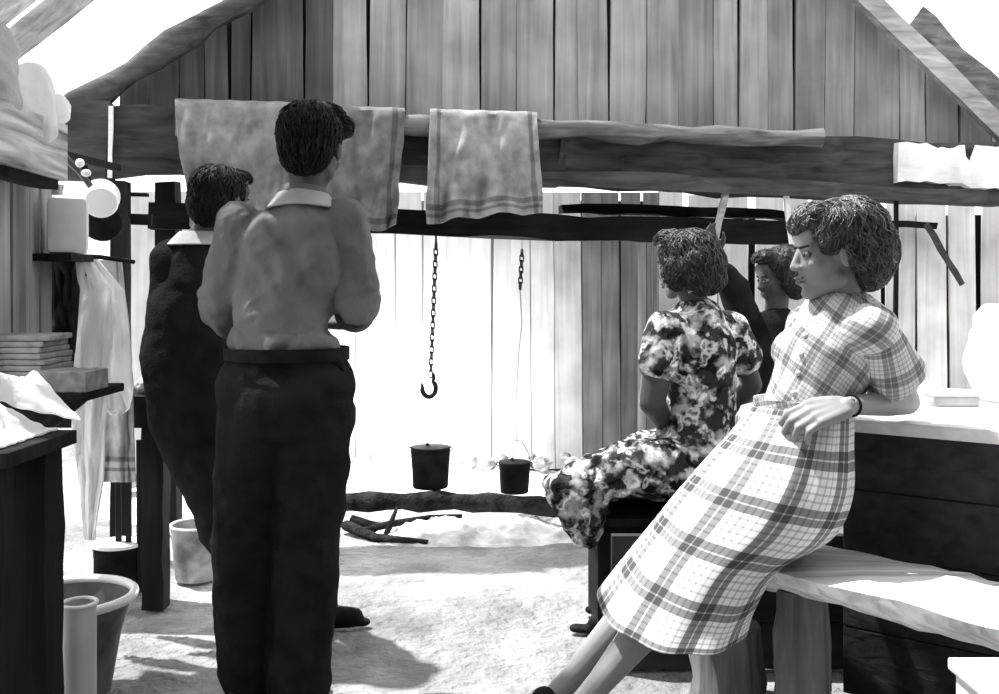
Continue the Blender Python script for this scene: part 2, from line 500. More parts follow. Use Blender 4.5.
# ------------------------------------------------------------------ structure
def floor_z(x, y):
    return .012*noise.noise(V((x*2.2, y*2.2, 0)))+.006*noise.noise(V((x*9, y*9, 3)))
mb = MB()
mb.sheet(lambda u, v: (lambda x, y: (x, y, floor_z(x, y)-.012))(-5+11*u, -2.5+13*v), 220, 260, .0)
struct(mb.build('floor', M_earth, smooth=True))

def boards(name, a, b, n, z0, ztop, th, gap, m, seed, wob=.02, zv=.0, bot=0.0):
    """upright boards between ground points a and b; ztop(x) height"""
    rr = random.Random(seed); mb = MB(); a = V(a); b = V(b); d = (b-a).normalized(); L = (b-a).length
    nrm = V((-d.y, d.x, 0))
    ws = [1+rr.uniform(-.22, .22) for _ in range(n)]; S = sum(ws); x = 0
    for wv in ws:
        wd = wv/S*L; x0 = x+gap*rr.uniform(.2, 1)/2; x1 = x+wd-gap*rr.uniform(.2, 1)/2; x += wd
        off = rr.uniform(-wob, wob); lean = rr.uniform(-.006, .006)
        p0 = a+d*x0; p1 = a+d*x1
        zt0 = ztop(p0)+rr.uniform(-zv, zv); zt1 = ztop(p1)+(zt0-ztop(p0))
        zb = z0-rr.uniform(0, bot)
        f0 = [p0+nrm*(off-th/2), p1+nrm*(off-th/2), p1+nrm*(off+th/2), p0+nrm*(off+th/2)]
        segs = 6; vs = []; fs = []
        for i in range(segs+1):
            t = i/segs
            for k, p in enumerate(f0):
                zt = zt0 if k in (0, 3) else zt1
                j = d*(lean*t*3+.003*noise.noise(V((x*7, i*.9, k))))
                vs.append(V((p.x, p.y, zb+(zt-zb)*t))+j)
            if i:
                o = (i-1)*4
                for k in range(4): fs.append((o+k, o+(k+1) % 4, o+4+(k+1) % 4, o+4+k))
        fs.append((3, 2, 1, 0)); o = segs*4; fs.append((o, o+1, o+2, o+3))
        mb.add(vs, fs)
    return struct(mb.build(name, m, bevel=0))

# gable wall above the hearth beam; its top edge follows the two rafters
def gl(px): return G(px, 0).x
XL1, ZL1 = G(75, 100).x, G(75, 100).z
XL2, ZL2 = G(240, 0).x, G(240, 0).z
XR1, ZR1 = G(999, 128).x, G(999, 128).z
XR2, ZR2 = G(868, 0).x, G(868, 0).z
def gable_top(p):
    l = ZL1+(p.x-XL1)*(ZL2-ZL1)/(XL2-XL1); r = ZR1+(p.x-XR1)*(ZR2-ZR1)/(XR2-XR1)
    return max(1.93, min(l, r, 3.15))
a = G(118, 110, .06); b = G(333, 110, .06)
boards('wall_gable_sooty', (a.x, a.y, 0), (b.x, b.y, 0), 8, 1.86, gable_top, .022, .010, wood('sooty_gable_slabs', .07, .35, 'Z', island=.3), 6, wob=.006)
a = G(333, 110, .06); b = G(1012, 110, .06)
boards('wall_gable', (a.x, a.y, 0), (b.x, b.y, 0), 22, 1.86, gable_top, .022, .010, M_gable, 5, wob=.006)
# outer layer of slabs that closes the joints, left out where the daylight shows through
for i_, (pa, pb) in enumerate(((166, 324), (334, 962))):
    a = G(pa, 110, .10); b = G(pb, 110, .10)
    boards('wall_gable_outer', (a.x, a.y, 0), (b.x, b.y, 0), 4 if i_ == 0 else 15, 1.86, lambda p: gable_top(p)-.03, .02, -.004, M_darkpost, 50+i_, wob=.003)
# hearth recess behind
boards('wall_hearth_end', (.56, 6.71, 0), (1.06, 6.72, 0), 4, 0, lambda p: 1.85, .03, .006, wood('dark_hearth_slabs', .15, .3, 'Z', island=.25), 10, wob=.006)  # darker slabs at the right end of the hearth wall
boards('wall_hearth', (-2.5, 6.65, 0), (.56, 6.71, 0), 20, 0, lambda p: 1.85, .03, .006, M_hearth, 9, wob=.006)
boards('wall_hearth_outer', (-2.5, 6.74, 0), (1.06, 6.81, 0), 9, 0, lambda p: 1.80, .02, -.004, M_darkpost, 19, wob=.003)
boards('wall_side', (1.04, 6.66, 0), (.86, 6.1, 0), 4, 0, lambda p: 1.72, .03, .008, M_wallwood, 11, wob=.006)
# outer palisade seen past the opening on the far side
boards('wall_palisade', (1.12, 7.0, 0), (5.6, 6.2, 0), 22, 0, lambda p: 1.86, .03, .04, M_fence, 21, wob=.015, zv=.06)
boards('wall_palisade_outer', (1.12, 7.08, 0), (5.6, 6.28, 0), 9, 0, lambda p: 1.70, .02, -.004, M_darkpost, 22, wob=.003)
boards('wall_right_blocker', (3.2, -1.2, 0), (3.2, 2.3, 0), 14, 0, lambda p: 2.75, .03, .004, M_wallwood, 15)  # unseen wall added to keep off light from the right front
# hut wall close by on the other side, its foot left open for sun
boards('wall_left', (-1.53, 3.38, 0), (-1.50, 2.86, 0), 5, .93, lambda p: 1.72, .025, .006, wood('near_wall_boards', .28, .35, 'Z'), 3, wob=.004)
boards('wall_left_rear_blocker', (-1.41, 1.2, 0), (-1.9, -1.2, 0), 14, 0, lambda p: 2.3, .025, .004, M_wallwood, 23, wob=.004)  # unseen wall added to darken; gap before it left open for light
# unseen boards added behind the camera to cut the light from there
boards('wall_back_blocker', (-1.9, -1.2, 0), (3.2, -1.2, 0), 24, 0, lambda p: 2.5, .03, .004, M_wallwood, 13)

# roof: gappy boards over the near left side, running up the slope
def roof():
    mb = MB(); rr = random.Random(4)
    y = -1.1
    while y < 3.15:
        wd = rr.uniform(.13, .2)
        x0 = -2.15+rr.uniform(-.05, .05); x1 = -.72+rr.uniform(-.08, .05)
        zz = lambda x: 1.55+(x+2.15)*.80
        if y < 2.62: x0 += .68  # roof edge cut back out of view to let sun onto the table
        mb.beam((x0, y+wd/2, zz(x0)), (x1, y+wd/2+.03, zz(x1)), wd, .02, segs=4, rough=.012, seed=y)
        y += wd+rr.choice([.02, .04, .07])
    return struct(mb.build('ceiling', M_roof))
roof()
mb = MB(); rr = random.Random(8)
y = -1.2
while y < 2.15:                      # unseen roof over the viewer, added to dim the light from behind
    wd = rr.uniform(.15, .2)
    mb.beam((-.7, y, 2.70), (3.2, y, 2.75), wd, .02)
    y += wd+.02
struct(mb.build('ceiling_rear_blocker', M_roof))

# rafters of the gable
def pole(name, pts, rads, m, label, cat, parent=None, n=12, rough=.25, group=None, seed=1):
    mb = MB(); mb.tube(pts, rads, n, rough, seed)
    o = mb.build(name, m, parent, smooth=True)
    if label: tag(o, label, cat, group)
    return o
def along(a, b, n, j=.0, seed=0):
    a = V(a); b = V(b)
    return [a.lerp(b, i/(n-1))+V([noise.noise(V((i*.8+seed*13, q*4.1, 2)))*j for q in range(3)]) for i in range(n)]
pole('rafter', along(G(60, 118, -.12), G(300, -36, -.12), 14, .03, 3), [.062+.014*math.sin(i*1.3) for i in range(14)], M_rafter,
     'thick knotty dark rafter rising over the dark end of the hearth beam', 'rafter')
mb = MB(); mb.beam(G(1008, 136, -.06), G(820, -46, -.06), .05, .11, segs=8, rough=.01, seed=2)
tag(mb.build('rafter', M_rafter_pale), 'straight pale squared rafter sloping down at the bright end of the gable', 'rafter')
mb = MB(); mb.beam(G(1020, 118, .15), G(912, 20, .15), .05, .16, segs=8, rough=.03, seed=5)
tag(mb.build('roof_batten', M_beam_pale), 'rough grey bark slab lying outside the pale rafter', 'roof board')

# the hearth beams
mb = MB(); mb.beam(G(109, 142, -.02), G(560, 158, -.02), .22, .32, segs=14, rough=.03, seed=3, h2=.30)
mb.beam(G(556, 158, -.02), G(1004, 176, -.02), .22, .28, segs=14, rough=.03, seed=4, h2=.33)
beam = mb.build('hearth_beam', M_beam, bevel=.0)
tag(beam, 'long heavy hewn dark beam spanning the whole hearth opening', 'beam')
mb = MB(); mb.beam(G(893, 164, -.13), G(1003, 168, -.13), .05, .20, segs=10, rough=.035, seed=14, h2=.23)  # facing whose pale colour paints bright light onto the beam end
mb.build('lit_end_facing', wood('lit_beam_end', .85, .12, 'X', island=.05), beam)['label'] = 'pale facing with the bright light on the beam end painted in'
pole('drying_rail', along(G(179, 117, -.20), G(822, 139, -.20), 24, .018, 5), [.046+.006*math.sin(i*1.7) for i in range(24)], M_beam_pale,
     'rough peeled rail along the top of the hearth beam, towels over it', 'rail', rough=.35)
mb = MB(); mb.beam(G(320, 168, -.17), G(985, 197, -.17), .05, .07, segs=16, rough=.022, seed=6)
tag(mb.build('batten', M_rafter), 'thin grey batten along the lower face of the hearth beam', 'batten')
mb = MB(); mb.beam(G(150, 216, .05), G(798, 234, .05), .14, .125, segs=20, rough=.02, seed=8)
tag(mb.build('hanging_pole', M_black), 'low black sooty pole the chain and pots hang from', 'pole')
mb = MB(); mb.beam(G(560, 208, .17), G(790, 216, .17), .10, .05, segs=10, rough=.02, seed=9)
tag(mb.build('batten', M_black), 'thin black stick lying just above the sooty hanging pole', 'batten')
mb = MB(); mb.beam(G(62, 140, -.1), G(112, 143, -.1), .2, .36, segs=3, rough=.015, seed=10)
tag(mb.build('beam_block', wood('block_wood', .06, .4, 'X')), 'squared dark end block butted against the hearth beam below the roof', 'block')
mb = MB(); mb.beam(G(111, 106, -.22), G(110, 178, -.22), .012, .02, segs=3, rough=.004)
tag(mb.build('cover_strip', M_counter_top), 'narrow pale upright strip between end block and hearth beam', 'strip')

# posts beside the hearth
def post(px0, py0, px1, py1, Y, wd, m, label, name='post', dp=None):
    mb = MB(); a = P(px0, py0, Y); b = P(px1, py1, Y)
    mb.beam(a, b, wd, dp or wd, up=(0, 1, 0), segs=8, rough=.012, seed=px0)
    o = mb.build(name, m, smooth=False); tag(o, label, 'post'); return o
post(121, 182, 121, 557, 4.55, .075, M_darkpost, 'black upright post beside the hanging white cloths')
post(168, 182, 170, 530, 5.0, .10, M_darkpost, 'black upright post between the bright gap and the person in the dark jacket')
mb = MB(); mb.beam(P(112, 194, 4.6), P(148, 195, 4.6), .03, .016); 
tag(mb.build('crosspiece', M_black), 'thin black crosspiece at the top of the bright gap', 'batten')
mb = MB(); mb.beam(P(128, 219, 4.62), P(152, 220, 4.62), .03, .05)
tag(mb.build('crosspiece', M_black), 'short thick black crosspiece across the bright gap', 'batten')
mb = MB(); mb.beam(G(711, 254, -.16), G(726, 192, -.16), .03, .05, up=(0, 1, 0), segs=4, rough=.006)
tag(mb.build('strut', M_rafter_pale), 'short slanting pale strut above the raised arm', 'strut')
mb = MB(); mb.beam(G(794, 262, -.16), G(786, 196, -.16), .025, .035, up=(0, 1, 0), segs=4, rough=.006)
tag(mb.build('strut', M_crate), 'short white strut beside the seated woman\'s hair', 'strut')
mb = MB(); mb.beam(P(845, 222, 6.66), P(936, 226, 6.60), .05, .04, segs=6, rough=.01)
tag(mb.build('rail', M_black), 'short black rail against the bright palisade', 'rail')
mb = MB(); mb.beam(P(926, 224, 6.57), P(962, 285, 6.52), .03, .035, segs=5, rough=.01)
tag(mb.build('strut', M_rafter), 'thin grey brace slanting down from the short black rail', 'strut')
mb = MB(); mb.beam(P(896, 200, 5.4), P(896, 512, 5.4), .02, .02, up=(0, 1, 0), segs=5, rough=.01)
tag(mb.build('post', M_darkpost), 'dark post standing right behind the woman in plaid', 'post')

# ------------------------------------------------------------------ towels on the rail
def towel(px0, px1, py0, py1, m, label, seed, slant0=0, slant1=0, th=.006):
    rr = random.Random(seed)
    ph = [rr.uniform(0, 6) for _ in range(4)]
    def fn(u, v):
        # v 0..1: back hem, over the rail, front hem
        back = .16
        px = px0+(px1-px0)*u
        ytop = py0+ (px-px0)*.028
        top = G(px, ytop, -.20)
        fold = (.014*math.sin(u*17+ph[0]+v*3)+.008*math.sin(u*37+ph[1]-v*4)+.055*noise.noise(V((u*5+v*1.5, v*3.5, seed)))+.026*noise.noise(V((u*13+v*3, v*6, seed+4))))
        if v < back:
            t = v/back; z = top.z-.02-(.12)*(1-t); off = .055
            p = G(px, ytop, -.20+off); p.z = z; p.y += fold*.3
        elif v < back+.1:
            t = (v-back)/.1; a_ = PI*t
            p = G(px, ytop, -.20+.055*math.cos(a_)); p.z = top.z-.012+.030*math.sin(a_)+.0015*math.sin(u*30)
        else:
            t = (v-back-.1)/(1-back-.1)
            sl = (slant0*(1-u)+slant1*u)*t
            pyb = py1+5*math.sin(u*3+ph[2])+2*math.sin(u*17)
            q = G(px+sl, ytop+(pyb-ytop)*t, -.20-.058-.012*t)
            q.y += -fold*(.3+t)-.03*min(1, t*3)
            q.z -= .012*(1-t)
            p = q
        return p
    mb = MB(); mb.sheet(fn, 70, 60, th)
    o = mb.build('towel', m, smooth=True, pat=True); tag(o, label, 'towel', 'towels over the hearth rail'); return o
towel(175, 292, 104, 232, towel_mat('towel_left', .20, .12, rows=[(.9, .93)]), 'grey towel above the head of the person in the dark jacket', 1, 18, 0)
towel(296, 405, 110, 228, towel_mat('towel_mid', .15, .09, cols=[(.88, .93)], rows=[(.92, .96)]), 'darker grey towel behind the shirted man\'s head', 2, 0, -8)
towel(430, 537, 114, 219, towel_mat('towel_right', .27, .15, cols=[(.06, .10), (.91, .95)], rows=[(.87, .91), (.93, .955)]),
      'pale striped towel hanging alone at the middle of the beam', 3, -3, 6)

# ------------------------------------------------------------------ chain, hook, pots
XH = P(436, 300, 5.28)
t = empty('chain', (XH.x, 5.28, P(0, 372, 5.28).z), 'long iron link chain hanging from the sooty pole above the larger pot', 'chain')
links = MB()
zt = P(0, 246, 5.28).z; zb = P(0, 374, 5.28).z; nl = 22
def link_mesh():
    m_ = MB(); m_.torus((0, 0, 0), .0105, .0042, Matrix.Rotation(PI/2, 3, 'X'), 16, 6, stretch=.010)
    me = bpy.data.meshes.new('chain_link'); me.from_pydata(m_.v, [], m_.f); me.update()
    for p in me.polygons: p.use_smooth = True
    me.materials.append(M_iron); return me
lm = link_mesh(); base = world_loc(t)
for i in range(nl):
    o = bpy.data.objects.new('chain_link', lm); C.objects.link(o); o.parent = t
    f = i/(nl-1)
    o.location = V((XH.x-.028*f, 5.28, zt+(zb-zt)*f))-base
    o.rotation_euler = (0, 0, .5 if i % 2 else .5+PI/2)
mb = MB(); mb.tube([P(436, 226, 5.28), P(436, 247, 5.28)], .006, 8)
mb.build('hanger', M_iron, t)
c = P(429, 386, 5.28)
pts = [P(433, 373, 5.28), P(434, 378, 5.28)]
for k in range(15):
    a_ = math.radians(55-k*17.5); pts.append(c+V((.036*math.cos(a_), 0, .045*math.sin(a_)-.012)))
pts.append(pts[-1]+V((-.004, 0, .02)))
mb = MB(); mb.tube(pts, [.010]*3+[.0135]*(len(pts)-5)+[.010, .004], 10)
tag(mb.build('hook', M_iron, smooth=True), 'big black iron hook at the lower end of the chain', 'hook')

def pot(cx, Y, top, bot, wpx, name, label, bailtop, lidm=None):
    c = P(cx, bot, Y); r = wpx*Y/2000; h = P(0, top, Y).z-c.z
    t = empty(name, c, label, 'pot', 'camp pots over the fire')
    mb = MB(); mb.lathe(c, [(.0, 0), (r*.86, 0), (r*.88, .004), (r, h), (r*1.03, h+.004), (r*1.0, h+.006), (r*.95, h), (r*.83, .012), (0, .012)], 36)
    mb.build('body', M_soot, t, smooth=True)
    bt = P(bailtop[0], bailtop[1], Y)
    for sx in (-1, 1):
        ear = MB(); ear.torus(c+V((sx*r*1.0, 0, h-.006)), .010, .003, Matrix.Rotation(PI/2, 3, 'X'), 14, 6); ear.build('ear', M_iron, t, smooth=True)
    pl = []
    for k in range(17):
        a_ = PI*k/16
        pl.append(V((c.x-r*math.cos(a_), Y, c.z+h))+V(((bt.x-c.x)*math.sin(a_)**1, 0, (bt.z-c.z-h)*math.sin(a_)**1.6)))
    mb = MB(); mb.tube(pl, .0028, 6); mb.build('bail_handle', M_tin, t, smooth=True)
    mb = MB(); mb.lathe(c+V((0, 0, h+.004)), [(0, .0), (r*.97, 0), (r*.97, .004), (r*.3, .010), (0, .011)], 30); lid = mb.build('lid', M_soot, t, smooth=True)
    mb = MB(); mb.lathe(c+V((-r*.15, 0, h+.012)), [(0, 0), (.008, 0), (.011, .012), (0, .016)], 12); mb.build('knob', M_soot, lid, smooth=True)
    return t
pot(430.5, 5.28, 448, 487, 40, 'billy_can', 'larger black billy can hanging below the iron hook', (432, 402))
pot(514.5, 5.35, 463, 492, 32, 'billy_can', 'smaller black billy can hanging nearer the floral dress', (516, 440))
# second hanger
t = empty('pot_hanger', P(517, 440, 5.35), 'thin broken wire and chain hanger above the smaller billy can', 'hanger')
base = world_loc(t)
for i in range(7):
    o = bpy.data.objects.new('chain_link', lm); C.objects.link(o); o.parent = t
    o.location = P(522-.3*i, 253+5.5*i, 5.35)-base; o.rotation_euler = (0, .05, .4 if i % 2 else .4+PI/2)
mb = MB(); mb.tube([P(522, 230, 5.35), P(522, 252, 5.35)], .003, 6); mb.tube([P(520, 290, 5.35), P(522, 322, 5.35), P(519, 350, 5.35), P(516, 400, 5.35), P(516, 442, 5.35)], .0035, 6, .2)
mb.build('wire', M_tin, t)

# ------------------------------------------------------------------ hearth: logs, ash, stones
tag(pole('log', along(P(300, 502, 5.25), P(420, 502, 5.18), 8, .012, 2)+along(P(440, 501, 5.17), P(572, 507, 5.08), 9, .015, 4), [.048+.005*math.sin(i*1.9) for i in range(17)], M_char, None, None, n=14, rough=.2),
    'long charred log lying in front of the two hanging pots', 'log')
def stick(pts, r, label, seed, m=M_char):
    tag(pole('stick', pts, [r*(1-.5*i/(len(pts)-1)) for i in range(len(pts))], m, None, None, None, 9, .4, seed=seed), label, 'stick')
stick([P(345, 525, 5.0), P(375, 538, 4.85), P(410, 541, 4.8), P(428, 543, 4.78)], .026, 'charred stick lying nearest in front of the ash', 2)
stick([P(362, 533, 4.92), P(390, 524, 5.0), P(430, 518, 5.1), P(462, 516, 5.15)], .022, 'charred stick angled back across the ash', 3)
stick([P(384, 540, 4.88), P(391, 522, 4.9), P(397, 508, 5.0)], .016, 'short forked stick poking up against the charred log', 4)
stick([P(352, 521, 5.08), P(384, 529, 5.0), P(392, 531, 5.0)], .03, 'stubby charred stick end beside the long log', 6)

def heap(name, cx, cy, rx, ry, h, label, seed, m=M_ash):
    def fn(u, v):
        a_ = 2*PI*u; r = v
        x = cx+rx*r*math.cos(a_); y = cy+ry*r*math.sin(a_)
        k = (1-r*r)
        z = h*k*(.65+.7*noise.noise(V((x*5+seed, y*5, 0))))+.03*k*noise.noise(V((x*18, y*18, seed)))+.012*noise.noise(V((x*40, y*40, seed)))
        return (x, y, z-.02*(r**3))
    mb = MB(); mb.sheet(fn, 110, 44)
    o = mb.build(name, m, smooth=True); tag(o, label, 'ash', kind='stuff'); return o
heap('ash', -.55, 6.0, 1.25, .52, .20, 'white wood ash heaped behind the charred log', 1)
heap('ash', -.10, 4.98, .62, .26, .085, 'thin pale ash spilling out in front of the charred log', 7)
heap('ash', -1.75, 5.75, .5, .6, .20, 'pale ash and rubble piled beyond the table leg', 12)
rr = random.Random(31)
def stone(name, p, s, label, group, seed):
    mb = MB(); ell(mb, p, (s*rr.uniform(.8, 1.3), s*rr.uniform(.7, 1.1), s*rr.uniform(.55, .8)), Matrix.Rotation(rr.uniform(0, 3), 3, 'Z'), 12)
    vs = [V(v) for v in mb.v]; mb.v = [tuple(p+(v-p)*(1+.35*noise.noise((v-p)*(2.2/s)+V((seed, 0, 0))))) for v in vs]
    o = mb.build(name, M_stone, smooth=True); tag(o, label, 'stone', group)
for i in range(16):
    x = -1.0+i*.10+rr.uniform(-.05, .05); y = 6.28+rr.uniform(-.12, .2); s = rr.uniform(.035, .07)
    stone('stone', V((x, y, .10+s*.35)), s, 'pale ashy stone in the row against the hearth back wall', 'stones along the hearth back', i)
for i in range(12):
    x = -2.05+rr.uniform(0, .62); y = 5.35+rr.uniform(0, .7); s = rr.uniform(.04, .08)
    stone('stone', V((x, y, .13+s*.2)), s, 'pale rubble stone heaped beyond the table leg, beside the dark jacket', 'rubble beside the table leg', 40+i)
for i in range(6):
    x = -.35+rr.uniform(0, .9); y = 4.82+rr.uniform(0, .3); s = rr.uniform(.022, .04)
    stone('stone', V((x, y, .03+s*.2)), s, 'small whitish clod lying in the spilled ash before the log', 'clods in the spilled ash', 80+i)
stick([P(176, 499, 5.5), P(200, 495, 5.5), P(235, 499, 5.5)], .045, 'short thick dark log end beside the man\'s trousers', 9)

# ------------------------------------------------------------------ near left table with cloths
LT = .86
t = empty('table', (-1.2, 2.5, 0), 'dark rough table close by with white cloths heaped on it', 'table')
mb = MB()
for i in range(3): mb.box((-1.45+i*.125, 2.2, LT-.035), (-1.45+(i+1)*.125-.006, 2.56, LT))
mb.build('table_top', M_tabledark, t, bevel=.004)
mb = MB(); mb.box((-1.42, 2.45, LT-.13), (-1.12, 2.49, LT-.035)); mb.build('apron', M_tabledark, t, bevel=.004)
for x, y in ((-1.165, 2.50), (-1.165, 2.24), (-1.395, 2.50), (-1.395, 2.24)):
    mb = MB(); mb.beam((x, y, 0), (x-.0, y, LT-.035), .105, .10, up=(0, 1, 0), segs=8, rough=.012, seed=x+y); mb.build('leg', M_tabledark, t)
# cloth heap
def cloth_heap(label, x0, x1, y0, y1, hfn, seed, m):
    def fn(u, v):
        x = x0+(x1-x0)*u; y = y0+(y1-y0)*v
        h = hfn(u, v)
        n1 = noise.noise(V((u*4+seed, v*4, 1))); n2 = noise.noise(V((u*9, v*9+seed, 2)))
        e = min(u, 1-u, v, 1-v)*4; e = min(1, e)
        return (x+.015*n2, y+.02*n1, LT+.008+h*e*(1+.35*n1)+abs(n2)*.03*e)
    mb = MB(); mb.sheet(fn, 50, 50, .005)
    o = mb.build('cloth', m, smooth=True); tag(o, label, 'cloth'); return o
cloth_heap('white cloth heaped high on the near dark table', -1.45, -1.12, 2.22, 2.54, lambda u, v: .26*(1-u)*math.sin(PI*(.15+.7*v)), 2, M_whitecloth)
# corner of the cloth that hangs over the table edge
def fn(u, v):
    # triangular fall over the near and side edge
    a_ = P(-5, 395, 2.16).lerp(P(36, 378, 2.40), u); b_ = P(-5, 408, 2.15).lerp(P(80, 427, 2.19), u)
    p = a_.lerp(b_, v); p.z = max(p.z, LT+.008)+.012+.012*noise.noise(V((u*5, v*5, 4)))+.05*math.sin(PI*v)*(1-u)
    return p
mb = MB(); mb.sheet(fn, 30, 20, .004); tag(mb.build('cloth', M_whitecloth, smooth=True), 'flat white cloth whose pointed corner lies over the near table edge', 'cloth')
# newspapers stack on a box
NP = P(27, 372, 3.0)
t = empty('paper_shelf', (-1.35, 3.0, .90), 'low dark wall shelf behind the near table carrying the newspapers', 'shelf')
mb = MB(); mb.box((-1.50, 2.80, .90), (-1.17, 3.12, .925)); mb.build('shelf_board', M_tabledark, t, bevel=.004)
for y_ in (2.86, 3.06):
    mb = MB(); mb.beam((-1.49, y_, .70), (-1.25, y_, .90), .02, .03, up=(0, 1, 0)); mb.build('bracket', M_tabledark, t)
for i in range(9):
    rr = random.Random(60+i); z = .927+i*.0175
    M_ = Matrix.Translation((NP.x+.0+rr.uniform(-.012, .012), 2.99, 0))@Matrix.Rotation(rr.uniform(-.12, .12), 4, 'Z')
    mb = MB(); mb.box((-.10, -.10, z), (.10, .10, z+.0165), M_)
    o = mb.build('newspaper', M_paper, bevel=.005); tag(o, 'folded grey newspaper in the small stack on the dark cupboard', 'newspaper', 'stacked newspapers')
mb = MB(); mb.box((-.075, -.08, .926), (.075, .08, .985), Matrix.Translation((-1.24, 2.90, 0)))
tag(mb.build('box', M_paper, bevel=.004), 'small grey box beside the newspaper stack', 'box')

# shelf box on the wall with sacks
t = empty('wall_shelf', P(20, 185, 2.9), 'open pale board shelf fixed high on the near wall', 'shelf')
def bd(a, b, wd, ht, m, nm, up=(0, 0, 1)):
    mb = MB(); mb.beam(a, b, wd, ht, up=up, segs=4, rough=.006); return mb.build(nm, m, t, bevel=.003)
M_shelf = wood('shelf_board', .5, .75, 'Y')
bd((-1.385, 2.55, 1.555), (-1.42, 3.06, 1.56), .17, .025, M_shelf, 'shelf_board')
bd((-1.295, 2.55, 1.63), (-1.33, 3.05, 1.63), .022, .17, M_shelf, 'front_board')
bd((-1.445, 2.55, 1.64), (-1.49, 3.05, 1.64), .022, .18, M_shelf, 'back_board')
bd((-1.325, 2.58, 1.53), (-1.35, 3.0, 1.53), .05, .03, M_darkpost, 'cleat')
def sack(c, r, label, m, seed, tie=None):
    mb = MB(); ell(mb, c, r)
    ell(mb, V(c)+V((r[0]*.3, r[1]*.2, r[2]*.5)), (r[0]*.6, r[1]*.6, r[2]*.6))
    if tie: cap(mb, c, r[0]*.4, tie, .02)
    o = blob('sack', mb, m, None, .008, 4, wr(.014, (11, 11, 11), seed)); tag(o, label, 'sack', 'sacks on the wall shelf'); return o
sack((-1.37, 2.66, 1.74), (.08, .11, .17), 'grey lumpy sack nearest on the wall shelf, cut by the picture edge', M_greycloth, 2)
sack((-1.39, 2.90, 1.72), (.09, .12, .14), 'bulging white sack in the middle of the wall shelf', M_whitecloth, 5)
mb = MB(); cap(mb, P(44, 128, 3.2), .05, P(50, 150, 3.15), .04); cap(mb, P(50, 150, 3.15), .04, P(46, 168, 3.12), .03); ell(mb, P(54, 110, 3.15), (.045, .05, .05))
tag(blob('cloth', mb, M_whitecloth, None, .006, 4, wr(.01, (20, 20, 20), 3)), 'crumpled white cloth end drooping off the wall shelf', 'cloth')

# oil can, saucepan, pan
t = empty('oil_can', P(68, 254, 3.3), 'white square oil can with a small screw cap by the hanging cloths', 'can')
c0 = P(68, 254, 3.3)
mb = MB(); mb.box((-.062, -.05, 0), (.062, .05, .185), Matrix.Translation(c0)@Matrix.Rotation(.35, 4, 'Z')); mb.build('body', mat('faded_can_paint', .55, .7, 6, .5, .4, bump=.05), t, smooth=True, bevel=.02)
mb = MB(); mb.lathe(P(57, 195, 3.3), [(0, 0), (.018, 0), (.018, .018), (.021, .018), (.021, .034), (0, .036)], 20); mb.build('screw_cap', M_tin, t, smooth=True)
mb = MB(); mb.box((-.08, -.09, -.024), (.07, .09, 0), Matrix.Translation(c0+V((-.03, .02, 0))));
tag(mb.build('small_shelf', M_tabledark), 'small dark shelf carrying the white oil can', 'shelf')
t = empty('saucepan', P(101, 198, 3.75), 'white enamel saucepan hung by its slanting handle', 'saucepan')
ax = V((.35, -.88, -.30)).normalized(); Mx = frame(ax).to_4x4(); 
Mz = Matrix((frame(ax).col[0], frame(ax).col[2], ax)).transposed()
mb = MB(); cc = P(101, 200, 3.75); r = .062
mb.lathe(cc, [(0, .045), (r*.9, .045), (r, .03), (r*1.04, -.05), (r*1.12, -.055), (r*1.1, -.058), (r*.98, -.05), (r*.93, .03), (0, .035)], 32, Mz)
mb.build('pan_body', M_enamel, t, smooth=True)
mb = MB(); mb.tube([P(92, 188, 3.73), P(80, 172, 3.7), P(60, 152, 3.66)], [.012, .011, .014], 10); mb.build('handle', M_enamel_dark, t, smooth=True)
mb2 = MB(); mb2.beam(P(30, 147, 3.36), P(118, 168, 4.55), .025, .03)
tag(mb2.build('peg_rail', M_darkpost), 'thin dark rail the saucepan and frying pan hang from', 'rail')
mb = MB(); ell(mb, P(80, 163, 3.62), (.016, .016, .016)); mb.build('rivet_knob', M_enamel, t, smooth=True)
mb = MB(); ell(mb, P(86, 173, 3.62), (.018, .016, .014)); mb.build('rivet_knob', M_enamel, t, smooth=True)
t = empty('frying_pan', P(103, 225, 3.9), 'black frying pan hung behind the white enamel saucepan', 'frying pan')
cc = P(103, 222, 3.95)
mb = MB(); mb.lathe(cc, [(0, .02), (.07, .02), (.085, -.02), (.08, -.02), (.066, .014), (0, .014)], 32, Mz); mb.build('pan_body', M_soot, t, smooth=True)
mb = MB(); mb.tube([cc+V((-.03, 0, .06)), cc+V((-.07, -.01, .22))], [.011, .013], 8); mb.build('handle', M_soot, t, smooth=True)

# hanging coat, apron and cloths
def hang(name, cpx, Y, keysL, keysR, m, label, cat, seed, depth=.03, th=.005, freq=1.6):
    """keysL/keysR: outline px at successive py rows"""
    ys = [k[1] for k in keysL]
    def fn(u, v):
        n = len(ys)-1; x = v*n; i = min(int(x), n-1); f = x-i
        py = ys[i]+(ys[i+1]-ys[i])*f
        l = keysL[i][0]+(keysL[i+1][0]-keysL[i][0])*f; r = keysR[i][0]+(keysR[i+1][0]-keysR[i][0])*f
        d = depth*(math.sin(u*PI*freq*2+seed+v*2.5)*.35+.9*noise.noise(V((u*3+seed+v*1.4, v*3, 0)))+.35*noise.noise(V((u*8+seed, v*9, 0))))*min(1, v*3+.25)
        return P(l+(r-l)*u, py, Y+d)
    mb = MB(); mb.sheet(fn, 60, 60, th)
    o = mb.build(name, m, smooth=True, pat=True); tag(o, label, cat); return o
hang('coat', 60, 3.45, [(50, 258), (44, 275), (45, 330), (42, 380), (45, 405)], [(82, 258), (86, 275), (84, 330), (82, 380), (80, 408)], M_darkcoat, 'dark coat hanging below the oil can beside the white apron', 'coat', 1, .05)
